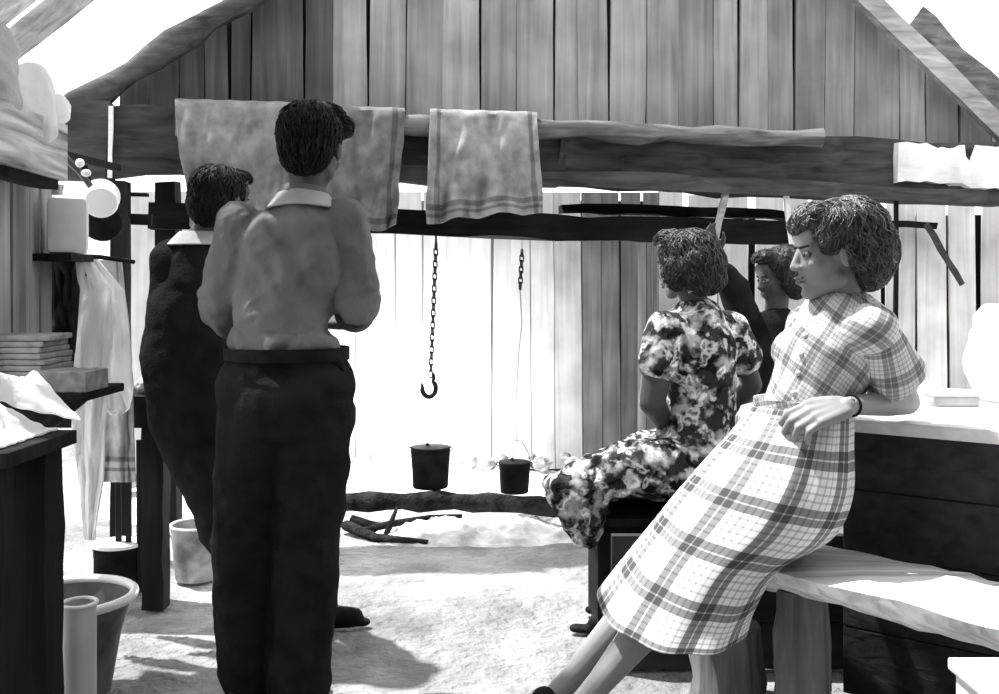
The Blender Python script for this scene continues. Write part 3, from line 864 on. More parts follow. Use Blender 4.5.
hang('apron', 95, 3.40, [(76, 254), (80, 290), (76, 350), (72, 420), (78, 480), (84, 540)], [(88, 254), (112, 290), (112, 350), (106, 420), (104, 480), (94, 545)], M_whitecloth, 'long white apron hanging from the small shelf almost to the ground', 'apron', 4, .04)
hang('cloth', 120, 3.52, [(86, 256), (94, 290), (96, 340), (98, 385), (104, 408), (112, 414)], [(96, 256), (124, 300), (130, 345), (133, 380), (130, 402), (122, 414)], M_whitecloth, 'short white cloth with rounded end hung beside the long apron', 'cloth', 7, .03)
hang('towel', 120, 3.62, [(96, 260), (96, 360), (98, 420), (100, 482)], [(122, 260), (132, 360), (134, 420), (136, 482)], towel_mat('dish_towel', .5, .25, cols=[(.78, .84)], rows=[(.86, .89), (.92, .94)]),
     'grey striped dish towel hanging lowest behind the white cloths', 'towel', 9, .02)
mb = MB(); mb.tube([P(60, 255, 3.42), P(100, 257, 3.5), P(134, 262, 3.62)], .008, 8); tag(mb.build('hanging_rod', M_darkpost), 'thin rod the coat, apron and cloths hang from', 'rod')
mb = MB(); mb.tube([P(112, 280, 3.42), P(122, 300, 3.42), P(121, 312, 3.42), P(116, 300, 3.42)], .004, 6); tag(mb.build('tape', M_whitecloth), 'thin white tape loop hanging off the short cloth', 'tape')
# sticks standing behind the towel
for i, px in enumerate((118, 128, 139)):
    mb = MB(); mb.tube([P(px, 440, 4.0), P(px+1, 592, 4.0)], .012, 8, .3, i); tag(mb.build('stake', M_darkpost, smooth=True), 'thin dark stake leaning upright behind the hanging cloths', 'stake', 'stakes behind the cloths')

# second table behind
t = empty('table', (-1.42, 3.8, 0), 'dark narrow table behind the hanging cloths, leg in front of the ash', 'table')
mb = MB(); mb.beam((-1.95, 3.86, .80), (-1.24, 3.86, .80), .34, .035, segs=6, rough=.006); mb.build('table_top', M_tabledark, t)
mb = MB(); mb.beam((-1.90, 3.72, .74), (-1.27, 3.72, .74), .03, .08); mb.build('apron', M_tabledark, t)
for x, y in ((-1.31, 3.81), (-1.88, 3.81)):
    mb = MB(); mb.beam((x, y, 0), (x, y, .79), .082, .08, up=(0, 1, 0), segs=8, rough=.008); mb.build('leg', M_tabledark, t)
mb = MB(); ell(mb, P(150, 384, 3.80), (.05, .05, .028)); cap(mb, P(140, 386, 3.8), .02, P(160, 388, 3.8), .018)
tag(blob('rag', mb, M_greycloth, None, .005, 3, wr(.008, (30, 30, 30), 2)), 'crumpled grey rag on the end of the narrow table', 'cloth')

# ------------------------------------------------------------------ washtub, tins, buckets
t = empty('wash_tub', (-1.29, 3.0, 0), 'round wash tub with a thick white rim behind the near table leg', 'tub')
c = V((P(69, 594, 3.0).x, 3.0, 0)); r = .185; h = P(0, 594, 3.0).z
mb = MB(); mb.lathe(c, [(0, 0), (r*.62, 0), (r*.64, .006), (r*.80, h*.6), (r*.97, h-.01), (r*.95, h-.01), (r*.78, h*.6), (r*.62, .012), (0, .012)], 48); mb.build('tub_body', mat('worn_tub_metal', .06, .16, 8, .6, .3, bump=.1), t, smooth=True)
mb = MB(); mb.torus(c+V((0, 0, h-.008)), r, .014, None, 56, 10); mb.build('rim', M_enamel, t, smooth=True)
c = V((P(79, 603, 2.72).x, 2.72, 0)); h = P(0, 603, 2.72).z; r = .045
t = empty('tin_can', c, 'tall light tin with a bright rim in front of the wash tub', 'tin')
mb = MB(); mb.lathe(c, [(0, 0), (r, 0), (r, h), (r*.94, h), (r*.94, .01), (0, .01)], 32); mb.build('body', mat('pale_tin', .5, .62, 6, .5, .4, bump=.05), t, smooth=True)
mb = MB(); mb.torus(c+V((0, 0, h)), r, .006, None, 32, 8); mb.build('rim', M_enamel, t, smooth=True)
c = V((P(118, 590, 4.02).x, 4.02, 0)); r = .092; h = P(0, 545, 4.02).z
t = empty('pail', c, 'black round pail with a white lid beside the narrow table leg', 'pail')
mb = MB(); mb.lathe(c, [(0, 0), (r*.95, 0), (r, .01), (r, h), (r*.95, h), (r*.93, .012), (0, .012)], 36); mb.build('body', M_soot, t, smooth=True)
mb = MB(); mb.lathe(c+V((0, 0, h)), [(0, 0), (r*1.06, 0), (r*1.06, .012), (r*.5, .02), (0, .021)], 36); mb.build('lid', M_enamel, t, smooth=True)
for sx in (-1, 1):
    mb = MB(); mb.beam(c+V((sx*(r+.004), 0, h-.05)), c+V((sx*(r+.004), 0, h-.01)), .006, .02, up=(0, 1, 0)); mb.build('ear', M_tin, t)
t = empty('bucket', P(197, 578, 4.2), 'grey galvanised bucket standing between table leg and trousers', 'bucket')
c = V((P(197, 0, 4.2).x, 4.2, 0)); h = .225
mb = MB(); mb.lathe(c, [(0, 0), (.085, 0), (.087, .006), (.108, h), (.103, h), (.083, .012), (0, .012)], 36); mb.build('body', M_galv, t, smooth=True)
mb = MB(); mb.torus(c+V((0, 0, h)), .108, .006, None, 36, 8); mb.build('rim', M_enamel, t, smooth=True)
pl = [c+V((-.108*math.cos(PI*k/12), -.108*math.sin(PI*k/12)*.9, h-.01-.04*math.sin(PI*k/12))) for k in range(13)]
mb = MB(); mb.tube(pl, .004, 6); mb.build('bail_handle', M_tin, t, smooth=True)

# ------------------------------------------------------------------ right: plank counter, slab bench, post, crate
d = V((.36, -.27, 0)).normalized(); nrm = V((-d.y, d.x, 0))
A = V((1.02, 2.97, 0))
Mt = Matrix.Translation(A)@Matrix(((d.x, nrm.x, 0, 0), (d.y, nrm.y, 0, 0), (0, 0, 1, 0), (0, 0, 0, 1)))
t = empty('plank_counter', A, 'big dark boarded counter with a pale top behind the slab bench', 'counter')
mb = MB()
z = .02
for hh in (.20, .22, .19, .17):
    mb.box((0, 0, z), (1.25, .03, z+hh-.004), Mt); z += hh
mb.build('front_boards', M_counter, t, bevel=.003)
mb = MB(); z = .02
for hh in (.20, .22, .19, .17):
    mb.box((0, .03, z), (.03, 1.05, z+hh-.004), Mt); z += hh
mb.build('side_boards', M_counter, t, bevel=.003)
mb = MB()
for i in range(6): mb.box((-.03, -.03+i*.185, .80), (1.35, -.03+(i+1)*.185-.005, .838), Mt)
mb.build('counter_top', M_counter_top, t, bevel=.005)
# slab bench
sd = V((.66, -.75, 0)).normalized(); sn = V((.75, .66, 0)).normalized()
S0 = V((.62, 3.06, 0))
t = empty('slab_bench', S0, 'split log bench with a pale rough top the plaid woman sits on', 'bench')
def fn_slab():
    mb = MB(); n = 26; vs = []; fs = []
    prof = [(-.185, .0), (-.17, -.035), (-.10, -.075), (0, -.088), (.10, -.075), (.17, -.035), (.185, .0), (.10, .006), (0, .008), (-.10, .006)]
    L = 1.35; m = len(prof)
    for i in range(n+1):
        x = L*i/n
        for k, (a_, b_) in enumerate(prof):
            e = .025*noise.noise(V((x*5, k*.9, 3)))+.012*noise.noise(V((x*17, k*2.2, 9)))
            wv = a_*(1+e*4) if k in (0, 1, 5, 6) else a_
            vs.append(S0+sd*(x+(.01*noise.noise(V((k, 3, i)))))+sn*wv+V((0, 0, .468+b_+(e*.25 if k > 6 else e*.8))))
    for i in range(n):
        for k in range(m): fs.append((i*m+k, i*m+(k+1) % m, (i+1)*m+(k+1) % m, (i+1)*m+k))
    fs.append(tuple(range(m-1, -1, -1))); fs.append(tuple(range(n*m, n*m+m)))
    mb.add(vs, fs); return mb
fn_slab().build('seat_slab', M_slab, t, smooth=True)
def leg_log(c, r, name='leg', h=.40, m=M_post):
    mb = MB(); mb.tube([V((c[0], c[1], h*i/6)) for i in range(7)], [r*(1+.05*math.sin(i)) for i in range(7)], 22, .25, c[0]*9)
    return mb.build(name, m, t, smooth=True)
leg_log((.83, 2.74), .074); leg_log((.68, 3.06), .05); leg_log((1.33, 2.33), .07)
# dark boards added to deepen the shade under the bench
mb = MB(); z = .0
for hh in (.15, .14, .14): mb.box((.36, 3.20, z), (1.16, 3.235, z+hh-.003)); z += hh
tag(mb.build('low_board_screen', M_counter, bevel=.003), 'low dark boards added to darken the space under the slab bench', 'boards')
mb = MB(); mb.tube([V((.66, 2.92, z)) for z in (0, .08, .16, .24)], [.11, .10, .10, .095], 20, .3, 4)  # made-up log in place of a patch of partly lit ground
tag(mb.build('lit_ground_stump', M_post, smooth=True), 'made-up low grey log standing in for partly lit ground under the slab bench', 'lit_ground_stump')
t = empty('crate', (1.1, 2.0, 0), 'white box at the lower corner in front of the slab bench', 'box')
mb = MB(); mb.box((.925, 1.7, 0), (1.3, 2.03, .445)); mb.build('body', M_crate, t, bevel=.006)
mb = MB(); mb.box((.915, 1.69, .445), (1.31, 2.045, .47)); mb.build('lid', M_crate, t, bevel=.006)
# things on the counter
def onc(x, y, z=0): return Mt@V((x, y, .838+z))
mb = MB(); ell(mb, onc(.28, .74, .14), (.10, .10, .15)); ell(mb, onc(.36, .72, .08), (.14, .11, .09)); ell(mb, onc(.27, .74, .26), (.06, .06, .07))
tag(blob('flour_sack', mb, M_whitecloth, None, .009, 4, wr(.012, (12, 12, 12), 8)), 'slumped white sack standing on the counter top behind the elbow of the woman in plaid', 'sack')
mb = MB(); mb.box((-.075, -.04, 0), (.075, .04, .035), Matrix.Translation(onc(.19, .50)));
tag(mb.build('block', M_tin, bevel=.008), 'small flat grey block on the bright counter top', 'block')
t = empty('cup', onc(.10, .60), 'little white cup with a handle beside the grey block', 'cup')
mb = MB(); mb.lathe(onc(.10, .60), [(0, 0), (.022, 0), (.032, .06), (.029, .06), (.02, .005), (0, .005)], 24); mb.build('cup_body', M_enamel, t, smooth=True)
mb = MB(); mb.torus(onc(.10, .60, .032)+V((-.036, 0, 0)), .016, .004, Matrix.Rotation(PI/2, 3, 'X'), 16, 6); mb.build('handle', M_enamel, t, smooth=True)

# smoke that hangs in the hearth
def smoke():
    m = bpy.data.materials.new('wood_smoke'); m.use_nodes = True; t = m.node_tree
    t.nodes.remove(t.nodes['Principled BSDF'])
    vs = N(t, 'ShaderNodeVolumeScatter'); vs.inputs['Color'].default_value = (1, 1, 1, 1); vs.inputs['Anisotropy'].default_value = .2
    tc = N(t, 'ShaderNodeTexCoord'); n = N(t, 'ShaderNodeTexNoise'); n.inputs['Scale'].default_value = 1.8; n.inputs['Detail'].default_value = 2
    t.links.new(tc.outputs['Object'], n.inputs['Vector'])
    mp = N(t, 'ShaderNodeMapping'); mp.inputs['Location'].default_value = (-1, -1, -1); mp.inputs['Scale'].default_value = (2, 2, 2)
    t.links.new(tc.outputs['Generated'], mp.inputs[0])
    ln = N(t, 'ShaderNodeVectorMath', operation='LENGTH'); t.links.new(mp.outputs[0], ln.inputs[0])
    mr_ = N(t, 'ShaderNodeMapRange'); mr_.inputs['From Min'].default_value = .35; mr_.inputs['From Max'].default_value = 1.0
    mr_.inputs['To Min'].default_value = 1.5; mr_.inputs['To Max'].default_value = 0
    t.links.new(ln.outputs['Value'], mr_.inputs[0])
    mu = N(t, 'ShaderNodeMath', operation='MULTIPLY'); t.links.new(mr_.outputs[0], mu.inputs[0]); t.links.new(n.outputs[0], mu.inputs[1])
    t.links.new(mu.outputs[0], vs.inputs['Density']); t.links.new(vs.outputs[0], t.nodes['Material Output'].inputs['Volume'])
    mb = MB(); ell(mb, (-.62, 6.08, .98), (.98, .45, .95), n=32)
    o = mb.build('smoke', m, smooth=True); tag(o, 'pale wood smoke drifting up through the hearth', 'smoke', kind='stuff')
smoke()

# ------------------------------------------------------------------ people
def head_prims(mb, c, f, u=(0, 0, 1), s=1.0):
    F = frame(f, u); c = V(c)
    def q(x, y, z): return c+F@(V((x, y, z))*s)
    ell(mb, q(0, -.018, .030), (.074*s, .094*s, .086*s), F)
    ell(mb, q(0, .030, -.022), (.058*s, .060*s, .082*s), F)
    cap(mb, q(-.035, .012, -.065), .026*s, q(0, .066, -.092), .022*s); cap(mb, q(.035, .012, -.065), .026*s, q(0, .066, -.092), .022*s)
    ell(mb, q(0, .074, -.096), (.018*s, .016*s, .016*s), F)
    cap(mb, q(0, .084, .012), .009*s, q(0, .102, -.026), .0115*s)
    ell(mb, q(-.010, .096, -.030), (.009*s, .010*s, .008*s), F); ell(mb, q(.010, .096, -.030), (.009*s, .010*s, .008*s), F)
    cap(mb, q(-.034, .072, .022), .012*s, q(.034, .072, .022), .012*s)
    ell(mb, q(0, .070, .050), (.055*s, .022*s, .035*s), F)
    for sx in (-1, 1):
        ell(mb, q(sx*.036, .060, -.022), (.022*s, .022*s, .024*s), F)
        ell(mb, q(sx*.076, -.004, -.008), (.009*s, .019*s, .030*s), F)
        ell(mb, q(sx*.080, -.012, .004), (.008*s, .012*s, .016*s), F)
    ell(mb, q(0, .088, -.055), (.022*s, .012*s, .0075*s), F); ell(mb, q(0, .086, -.068), (.020*s, .012*s, .008*s), F)
    return q, F
def face_bits(q, F, s, root):
    for sx in (-1, 1):
        mb = MB(); ell(mb, q(sx*.030, .0765, .003), (.0125*s, .0105*s, .0095*s), F); e = mb.build('eye', M_eye, root, smooth=True)
        mb = MB(); ell(mb, q(sx*.030, .0858, .003), (.0062*s, .0035*s, .0068*s), F); mb.build('iris', M_iris, e, smooth=True)
        mb = MB(); cap(mb, q(sx*.016, .089, .021), .0035*s, q(sx*.044, .079, .024), .0028*s); mb.build('eyebrow', M_hair, root, smooth=True)
    mb = MB(); ell(mb, q(0, .0935, -.055), (.021*s, .0095*s, .0055*s), F); ell(mb, q(0, .0915, -.066), (.018*s, .0095*s, .0065*s), F)
    mb.build('lips', M_lip, root, smooth=True)
def hand_prims(mb, wrist, d, n, tsign=1, curl=(.5, .6, .5), s=1.0, cen=None):
    """d towards the knuckles, n out of the palm, thumb on side tsign of d x n"""
    d = V(d).normalized(); n = V(n); n = (n-d*n.dot(d)).normalized(); l = d.cross(n)*tsign
    w_ = V(wrist)
    for k, off in enumerate((.030, .010, -.010, -.029)):
        kn = w_+d*(.086-.004*abs(k-1))*s+l*off*s
        cap(mb, w_+d*.010*s+l*off*.55*s, .0150*s, kn, .0120*s, n=10)
        L = (.042, .046, .043, .034)[k]*s
        p = kn; ang = 0; r = (.0098, .0100, .0095, .0085)[k]*s
        for j, (ln, a_) in enumerate(zip((L, L*.62, L*.5), curl)):
            ang += a_*(1+.08*(k-1)); dirv = d*math.cos(ang)+n*math.sin(ang)+l*(.05*(1.5-k))
            q = p+dirv.normalized()*ln; cap(mb, p, r, q, r*.90, n=10); p = q; r *= .90
    b_ = w_+d*.024*s+l*.020*s; m_ = b_+(d*.62+l*.62+n*.35).normalized()*.042*s
    e_ = m_+(d*.85+l*.18+n*.45).normalized()*.033*s; z_ = e_+(d*.9+n*.4).normalized()*.024*s
    cap(mb, b_, .016*s, m_, .0125*s, n=10); cap(mb, m_, .0120*s, e_, .0105*s, n=10); cap(mb, e_, .0102*s, z_, .0085*s, n=10)
def hair(root, c, f, prims, m, seed=1, nst=700, s=1.0, spread=.012, u=(0, 0, 1), vox=.006, length=.09, wave=.008, flow=None, lim=None, name='hair'):
    """a fused mass plus hundreds of fine wavy locks lying on it, one mesh"""
    F = frame(f, u); c = V(c)
    mb = MB()
    for (o, r) in prims: ell(mb, c+F@(V(o)*s), tuple(x*s for x in r), F)
    me = bpy.data.meshes.new('t'); me.from_pydata(mb.v, [], mb.f); me.update()
    ob = bpy.data.objects.new('t', me); C.objects.link(ob)
    md = ob.modifiers.new('r', 'REMESH'); md.mode = 'VOXEL'; md.voxel_size = vox
    sm = ob.modifiers.new('s', 'SMOOTH'); sm.iterations = 6
    dg = bpy.context.evaluated_depsgraph_get(); dg.update()
    out = bpy.data.meshes.new_from_object(ob.evaluated_get(dg)); C.objects.unlink(ob); bpy.data.objects.remove(ob)
    bmh = bmesh.new(); bmh.from_mesh(out); bmh.normal_update()
    from mathutils.bvhtree import BVHTree
    tree = BVHTree.FromBMesh(bmh)
    for v in bmh.verts:
        v.co = v.co+v.normal*(.005*noise.noise(v.co*38)+.003*noise.noise(v.co*90))
    bmh.to_mesh(out); bmh.free()
    res = MB()
    res.add([v.co.copy() for v in out.vertices], [tuple(p.vertices) for p in out.polygons])
    rr = random.Random(seed); vv = out.vertices; nn = len(vv)
    Fi = F.transposed()
    crown = c+F@V((0, -.03*s, .12*s))
    for i in range(nst):
        v = vv[rr.randrange(nn)]; p = v.co.copy()
        lp = Fi@(p-c)
        if lim and not lim(lp/s): continue
        pts = []
        steps = 7; ph = rr.uniform(0, 6); L = length*rr.uniform(.6, 1.3)*s
        for k in range(steps):
            loc, nor, _, _ = tree.find_nearest(p)
            lift = (.002+spread*rr.uniform(0, .35)*(k/steps))*s
            pts.append(loc+nor*lift)
            tdir = (loc-crown); tdir = tdir-nor*tdir.dot(nor)
            if flow: tdir = tdir.normalized()+flow
            tdir = (tdir-nor*tdir.dot(nor)); 
            if tdir.length < 1e-5: tdir = V((1, 0, 0))
            tdir.normalize(); sdv = nor.cross(tdir)
            p = loc+tdir*L/steps+sdv*math.sin(k*1.5+ph)*wave*s
        r0 = rr.uniform(.0012, .0026)*s
        res.tube(pts, [r0]*(steps-1)+[r0*.25], 4)
    bpy.data.meshes.remove(out)
    return res.build(name, m, root, smooth=True, fixn=False)
def shoe(root, heel, d, m=M_leather, L=.27, nm='shoe'):
    d = V(d).normalized(); h = V(heel); mb = MB()
    cap(mb, h+V((0, 0, .045)), .038, h+d*.10+V((0, 0, .045)), .040); cap(mb, h+d*.10+V((0, 0, .04)), .042, h+d*(L-.05)+V((0, 0, .032)), .034)
    cap(mb, h+d*.02+V((0, 0, .05)), .036, h+d*.02+V((0, 0, .10)), .040)
    for k in range(6): cap(mb, h+d*(k*.045-.01)+V((0, 0, .012)), .020+.012*math.sin(PI*(k+1)/7), h+d*(k*.045+.03)+V((0, 0, .012)), .020+.012*math.sin(PI*(k+1)/7), flat=((0, 0, 1), .6))
    blob(nm, mb, m, root, .006, 3)

# ---- the woman in plaid ----
YW = 2.80
wr_ = empty('person', (.95, 2.8, 0), 'woman in a white plaid dress perched on the slab bench, elbow on the counter', 'person')
hc = P(832, 253, YW); hf = V((-.99, -.08, -.10)).normalized(); hu = V((.03, 0, 1)); HS = 1.10
shL = P(872, 328, 2.69); shR = P(808, 326, 2.98)
elL = P(907, 402, 2.88); wrL = P(847, 406, 2.655)
elR = P(800, 392, 3.06); wrR = P(768, 404, 2.93)
hipL = P(806, 495, 2.73); hipR = P(800, 492, 2.90)
knL = P(690, 572, 2.69); knR = P(672, 568, 2.83)
anL = P(568, 722, 2.56); anR = P(540, 712, 2.72)
body = MB()
q, F = head_prims(body, hc, hf, hu, HS)
neck = P(846, 306, 2.82)
chain(body, [(hc+V((.02, 0, -.05)), .052), (neck, .050)])
chain(body, [(neck, .055), (P(838, 345, 2.83), .10), (P(812, 405, 2.82), .095), (P(803, 480, 2.82), .13)])
cap(body, shL, .040, shR, .040)
chain(body, [(shL, .042), (elL.lerp(shL, .5), .044), (elL, .037), (elL.lerp(wrL, .35), .037), (wrL, .0245)])
chain(body, [(shR, .050), (elR, .036), (wrR, .024)])
hand_prims(body, wrL, P(806, 416, 2.63)-wrL, V((.05, .55, -.75)), -1, (.40, .80, .6), 1.22)
hand_prims(body, wrR, P(742, 410, 2.86)-wrR, V((.1, -.1, -1)), 1, (.5, .7, .5), .98)
for hp, kn, an in ((hipL, knL, anL), (hipR, knR, anR)):
    chain(body, [(hp, .085), (kn, .056), (kn.lerp(an, .32), .055), (kn.lerp(an, .75), .034), (an, .031)])
    cap(body, an, .034, an+V((-.02, -.01, -.03)), .036); cap(body, an+V((.02, 0, -.04)), .03, V((an.x-.13, an.y-.06, .05)), .026)
blob('body', body, M_skin_l, wr_, .0048, 3)
face_bits(q, F, HS, wr_)
hair(wr_, hc, hf, [((0, -.045, .055), (.098, .105, .085)), ((0, -.09, .0), (.092, .075, .085)), ((0, -.085, -.045), (.082, .055, .055)), ((0, .035, .098), (.07, .055, .032)),
                   ((.05, -.02, .07), (.05, .08, .05)), ((-.05, -.02, .07), (.05, .08, .05)), ((.07, -.045, 0), (.028, .05, .05)), ((-.07, -.045, 0), (.028, .05, .05)),
                   ((.058, .022, .045), (.028, .042, .045)), ((-.058, .022, .045), (.028, .042, .045)), ((0, .066, .080), (.062, .030, .030))],
     M_hair_c, 3, 1500, HS, .03, hu, .006, .10, .010)
# bodice
tf = V((-.80, -.60, 0))                     # the chest turns a little towards the viewer
bod = MB()
side = V((.60, -.80, 0))
ctr = P(838, 345, 2.84)
chain(bod, [(P(806, 412, 2.82), .118), (P(815, 390, 2.82), .120), (P(828, 355, 2.83), .138), (P(840, 325, 2.83), .115)], n=20)
cap(bod, shL.lerp(shR, .05)+V((-.01, 0, -.01)), .064, shL.lerp(shR, .95)+V((0, 0, -.01)), .064)
ell(bod, shL, (.066, .066, .066)); ell(bod, shR, (.064, .064, .064))
for sgn in (-1, 1): ell(bod, P(812, 352, 2.80)+side*sgn*.06, (.062, .062, .062))
axisd = (P(842, 310, 2.82)-P(806, 412, 2.82)).normalized()
def bpat(p):
    v = (p-P(806, 412, 2.82)); h = v.dot(axisd); rdl = v-axisd*h
    x = rdl.dot(side); y = rdl.dot(tf)
    return (math.atan2(x, y)*.15, h, 0)
bodo = blob('bodice', bod, M_plaid_b, wr_, .007, 4, wr(.006, (16, 16, 7), 4), bpat)
# sleeves
def sleeve(a, b, ra, rb, m, root, seed, nm='sleeve', th=.005):
    a = V(a); b = V(b); d = (b-a).normalized(); x = d.cross(V((0, 1, 0)) if abs(d.y) < .8 else V((1, 0, 0))).normalized(); y = d.cross(x)
    mb = MB(); keys = [(a.lerp(b, t), x*(ra+(rb-ra)*t), y*(ra+(rb-ra)*t)) for t in (0, .3, .65, 1)]
    loft(mb, keys, 40, 20, lambda u, v: 1+(.05*math.sin(u*6*PI+seed)+.05*noise.noise(V((math.cos(u*6.28)*2, math.sin(u*6.28)*2, v*3+seed))))*v, th, rpat=.07)
    return mb.build(nm, m, root, smooth=True, pat=True)
sleeve(shL+V((-.01, .02, .015)), shL.lerp(elL, .62)+V((0, 0, -.01)), .062, .088, M_plaid_b, wr_, 1)
sleeve(shR, shR.lerp(elR, .6), .062, .082, M_plaid_b, wr_, 2)
# collar and buttons
def strip(pts, wv, m, nm, root, th=.006):
    mb = MB(); pts = [V(p) for p in pts]; wv = [V(x) for x in wv]
    mb.sheet(lambda u, v: catmull(pts, u)+catmull(wv, u)*v, 24, 8, th, pat=lambda u, v: (u*.22, v*.06, 0)); return mb.build(nm, m, root, smooth=True, pat=True)
nb = P(846, 300, 2.83)
def ringp(ang, r, dz): return nb+side*math.sin(ang)*r+tf*math.cos(ang)*r+V((0, 0, dz))
colpts = [ringp(a_, .058+.0*abs(a_), .012-.055*math.cos(a_)**3*(math.cos(a_) > 0)) for a_ in [math.radians(x) for x in (15, 50, 90, 130, 180, 230, 270, 310, 345)]]
colw = [(p_-nb-V((0, 0, (p_-nb).z))).normalized()*.050+V((0, 0, -.040)) for p_ in colpts]
strip(colpts, colw, M_plaid_b, 'collar', wr_)
for k in range(4):
    pz = P(800-4*k, 338+19*k, 2.80); pz = pz+tf*0
    o_ = bodo  # buttons lie on the bodice front
    dirn = V((-.75, -.66, 0)); start = P(822-2.0*k, 332+19*k, 2.80)
    me_ = bodo.data; off = world_loc(bodo)
    best = max((v.co+off for v in me_.vertices if abs((v.co+off).z-start.z) < .008), key=lambda w_: w_.dot(dirn)-3*abs((w_-start).dot(V((.66, -.75, 0)))), default=start)
    mb = MB(); ell(mb, best, (.008, .008, .008)); mb.build('button', M_button, wr_, smooth=True)
# skirt
kk = [((757, 404), (850, 404), .115, 0), ((738, 430), (848, 440), .155, 0), ((706, 465), (846, 492), .185, 0), ((676, 500), (826, 530), .19, .01),
      ((650, 535), (775, 556), .185, .03), ((622, 572), (752, 590), .185, .05), ((600, 602), (744, 612), .19, .06)]
keys = []
for i, (l, r, dp, dz) in enumerate(kk):
    Yk = 2.82-.14*i/6
    a_ = P(l[0], l[1], Yk); b_ = P(r[0], r[1], Yk)
    keys.append(((a_+b_)/2, (a_-b_)/2, V((0, -dp, -dz))))
mb = MB()
loft(mb, keys, 140, 90, lambda u, v: 1+.020*v*math.sin(u*2*PI*9+1+v*2)+.030*v*noise.noise(V((math.cos(u*6.28)*2.2, math.sin(u*6.28)*2.2, v*2.5)))+.02*(1-v)*math.sin(u*2*PI*14), .005, rpat=.175)
mb.build('skirt', M_plaid, wr_, smooth=True, pat=True)
mb = MB(); keysb = [(keys[0][0]+V((0, 0, dz_)), keys[0][1]*1.01, V((0, -.118, 0))) for dz_ in (.018, .006, -.006, -.018)]
loft(mb, keysb, 60, 6, None, .006, rpat=.12); mb.build('waistband', M_plaid_b, wr_, smooth=True, pat=True)
# watch
wd_ = (elL-wrL).normalized(); wp = wrL.lerp(elL, .07)
Mw = Matrix((wd_.cross(V((0, 0, 1))).normalized(), wd_.cross(wd_.cross(V((0, 0, 1)))).normalized(), wd_)).transposed()
mb = MB(); mb.torus(wp, .027, .004, Mw, 24, 6); wt = mb.build('watch_strap', M_leather, wr_, smooth=True); wt['label'] = 'dark wristwatch strap'
mb = MB(); ell(mb, wp+V((-.008, -.024, .014)), (.012, .006, .012)); mb.build('watch_face', M_watch, wt, smooth=True)
for an in (anL, anR): shoe(wr_, (an.x+.03, an.y, .0), (-1, -.35, 0), M_leather, .24)

# ---- the man in the light shirt ----
YM = 2.88
mr = empty('person', (-.62, 2.9, 0), 'man seen from behind in a light rolled sleeve shirt and dark trousers', 'person')
hc = P(313, 150, YM); hf = V((.18, .97, -.18)).normalized()
nk = P(303, 196, YM-.01)
sL = P(240, 226, YM); sR = P(343, 222, YM-.01)
eR = P(356, 308, YM+.03); wR = P(352, 322, YM+.26)
eL = P(222, 315, YM+.05); wL = P(262, 325, YM+.27)
pv = P(288, 385, YM)
hL, hR_ = P(262, 410, YM), P(312, 410, YM)
kL, kR = P(246, 548, YM+.04), P(307, 545, YM+.03)
aL, aR = V((P(244, 0, YM).x, YM+.05, .09)), V((P(298, 0, YM).x, YM, .09))
body = MB(); q, F = head_prims(body, hc, hf, (0, 0, 1), 1.04)
chain(body, [(hc+V((-.01, -.01, -.05)), .058), (nk, .060)])
chain(body, [(nk, .06), (P(296, 250, YM+.02), .088), (P(290, 330, YM+.02), .085), (pv, .09)])
cap(body, sL, .045, sR, .045)
chain(body, [(sR, .045), (eR, .040), (wR, .029)]); chain(body, [(sL, .045), (eL, .040), (wL, .029)])
hand_prims(body, wR, V((-.6, .5, .05)), V((-.5, -.2, .8)), -1, (.5, .6, .5), 1.1); hand_prims(body, wL, V((.6, .5, .05)), V((.5, -.2, .8)), 1, (.5, .6, .5), 1.1)
for h_, k_, a_ in ((hL, kL, aL), (hR_, kR, aR)):
    chain(body, [(h_, .085), (k_, .055), (k_.lerp(a_, .3), .055), (a_, .036)]); cap(body, a_, .036, V((a_.x+.02, a_.y+.12, .05)), .03)
blob('body', body, M_skin, mr, .007, 3)
face_bits(q, F, 1.04, mr)
hair(mr, hc, hf, [((0, -.035, .040), (.086, .095, .085)), ((0, -.055, -.01), (.074, .062, .075)), ((.0, .05, .098), (.065, .055, .030)), ((-.045, .055, .085), (.045, .045, .035)), ((-.02, 0, .105), (.06, .06, .025))],
     M_hair, 5, 800, 1.04, .03, (0, 0, 1), .006, .07, .004)
sh = MB()
chain(sh, [(P(300, 232, YM+.01), .115), (P(292, 262, YM+.01), .140), (P(286, 300, YM+.01), .142), (P(286, 318, YM+.01), .140)], n=22, flat=((0, 1, 0), .82))
for x in (-1, 1): ell(sh, P(293+x*22, 255, YM-.02), (.085, .09, .13))
for k_ in range(16):
    an_ = 2*PI*k_/16; an2 = 2*PI*(k_+1)/16; zz_ = .012*math.sin(k_*2.3)
    cap(sh, P(287, 344, YM)+V((.128*math.cos(an_), .088*math.sin(an_), zz_)), .030, P(287, 344, YM)+V((.128*math.cos(an2), .088*math.sin(an2), .012*math.sin((k_+1)%16*2.3))), .030, n=10)
cap(sh, P(250, 232, YM), .060, P(337, 228, YM), .060); cap(sh, nk+V((0, 0, -.02)), .075, nk+V((0, 0, -.08)), .11)
for s_, e_ in ((sR, eR), (sL, eL)):
    chain(sh, [(s_, .070), (s_.lerp(e_, .5), .068), (e_+V((0, 0, .015)), .062)])
    ell(sh, e_.lerp(s_, .25), (.07, .07, .045))
chain(sh, [(eR+V((0, 0, .01)), .060), (eR.lerp(wR, .22), .054)]); chain(sh, [(eL, .058), (eL.lerp(wL, .3), .05)])
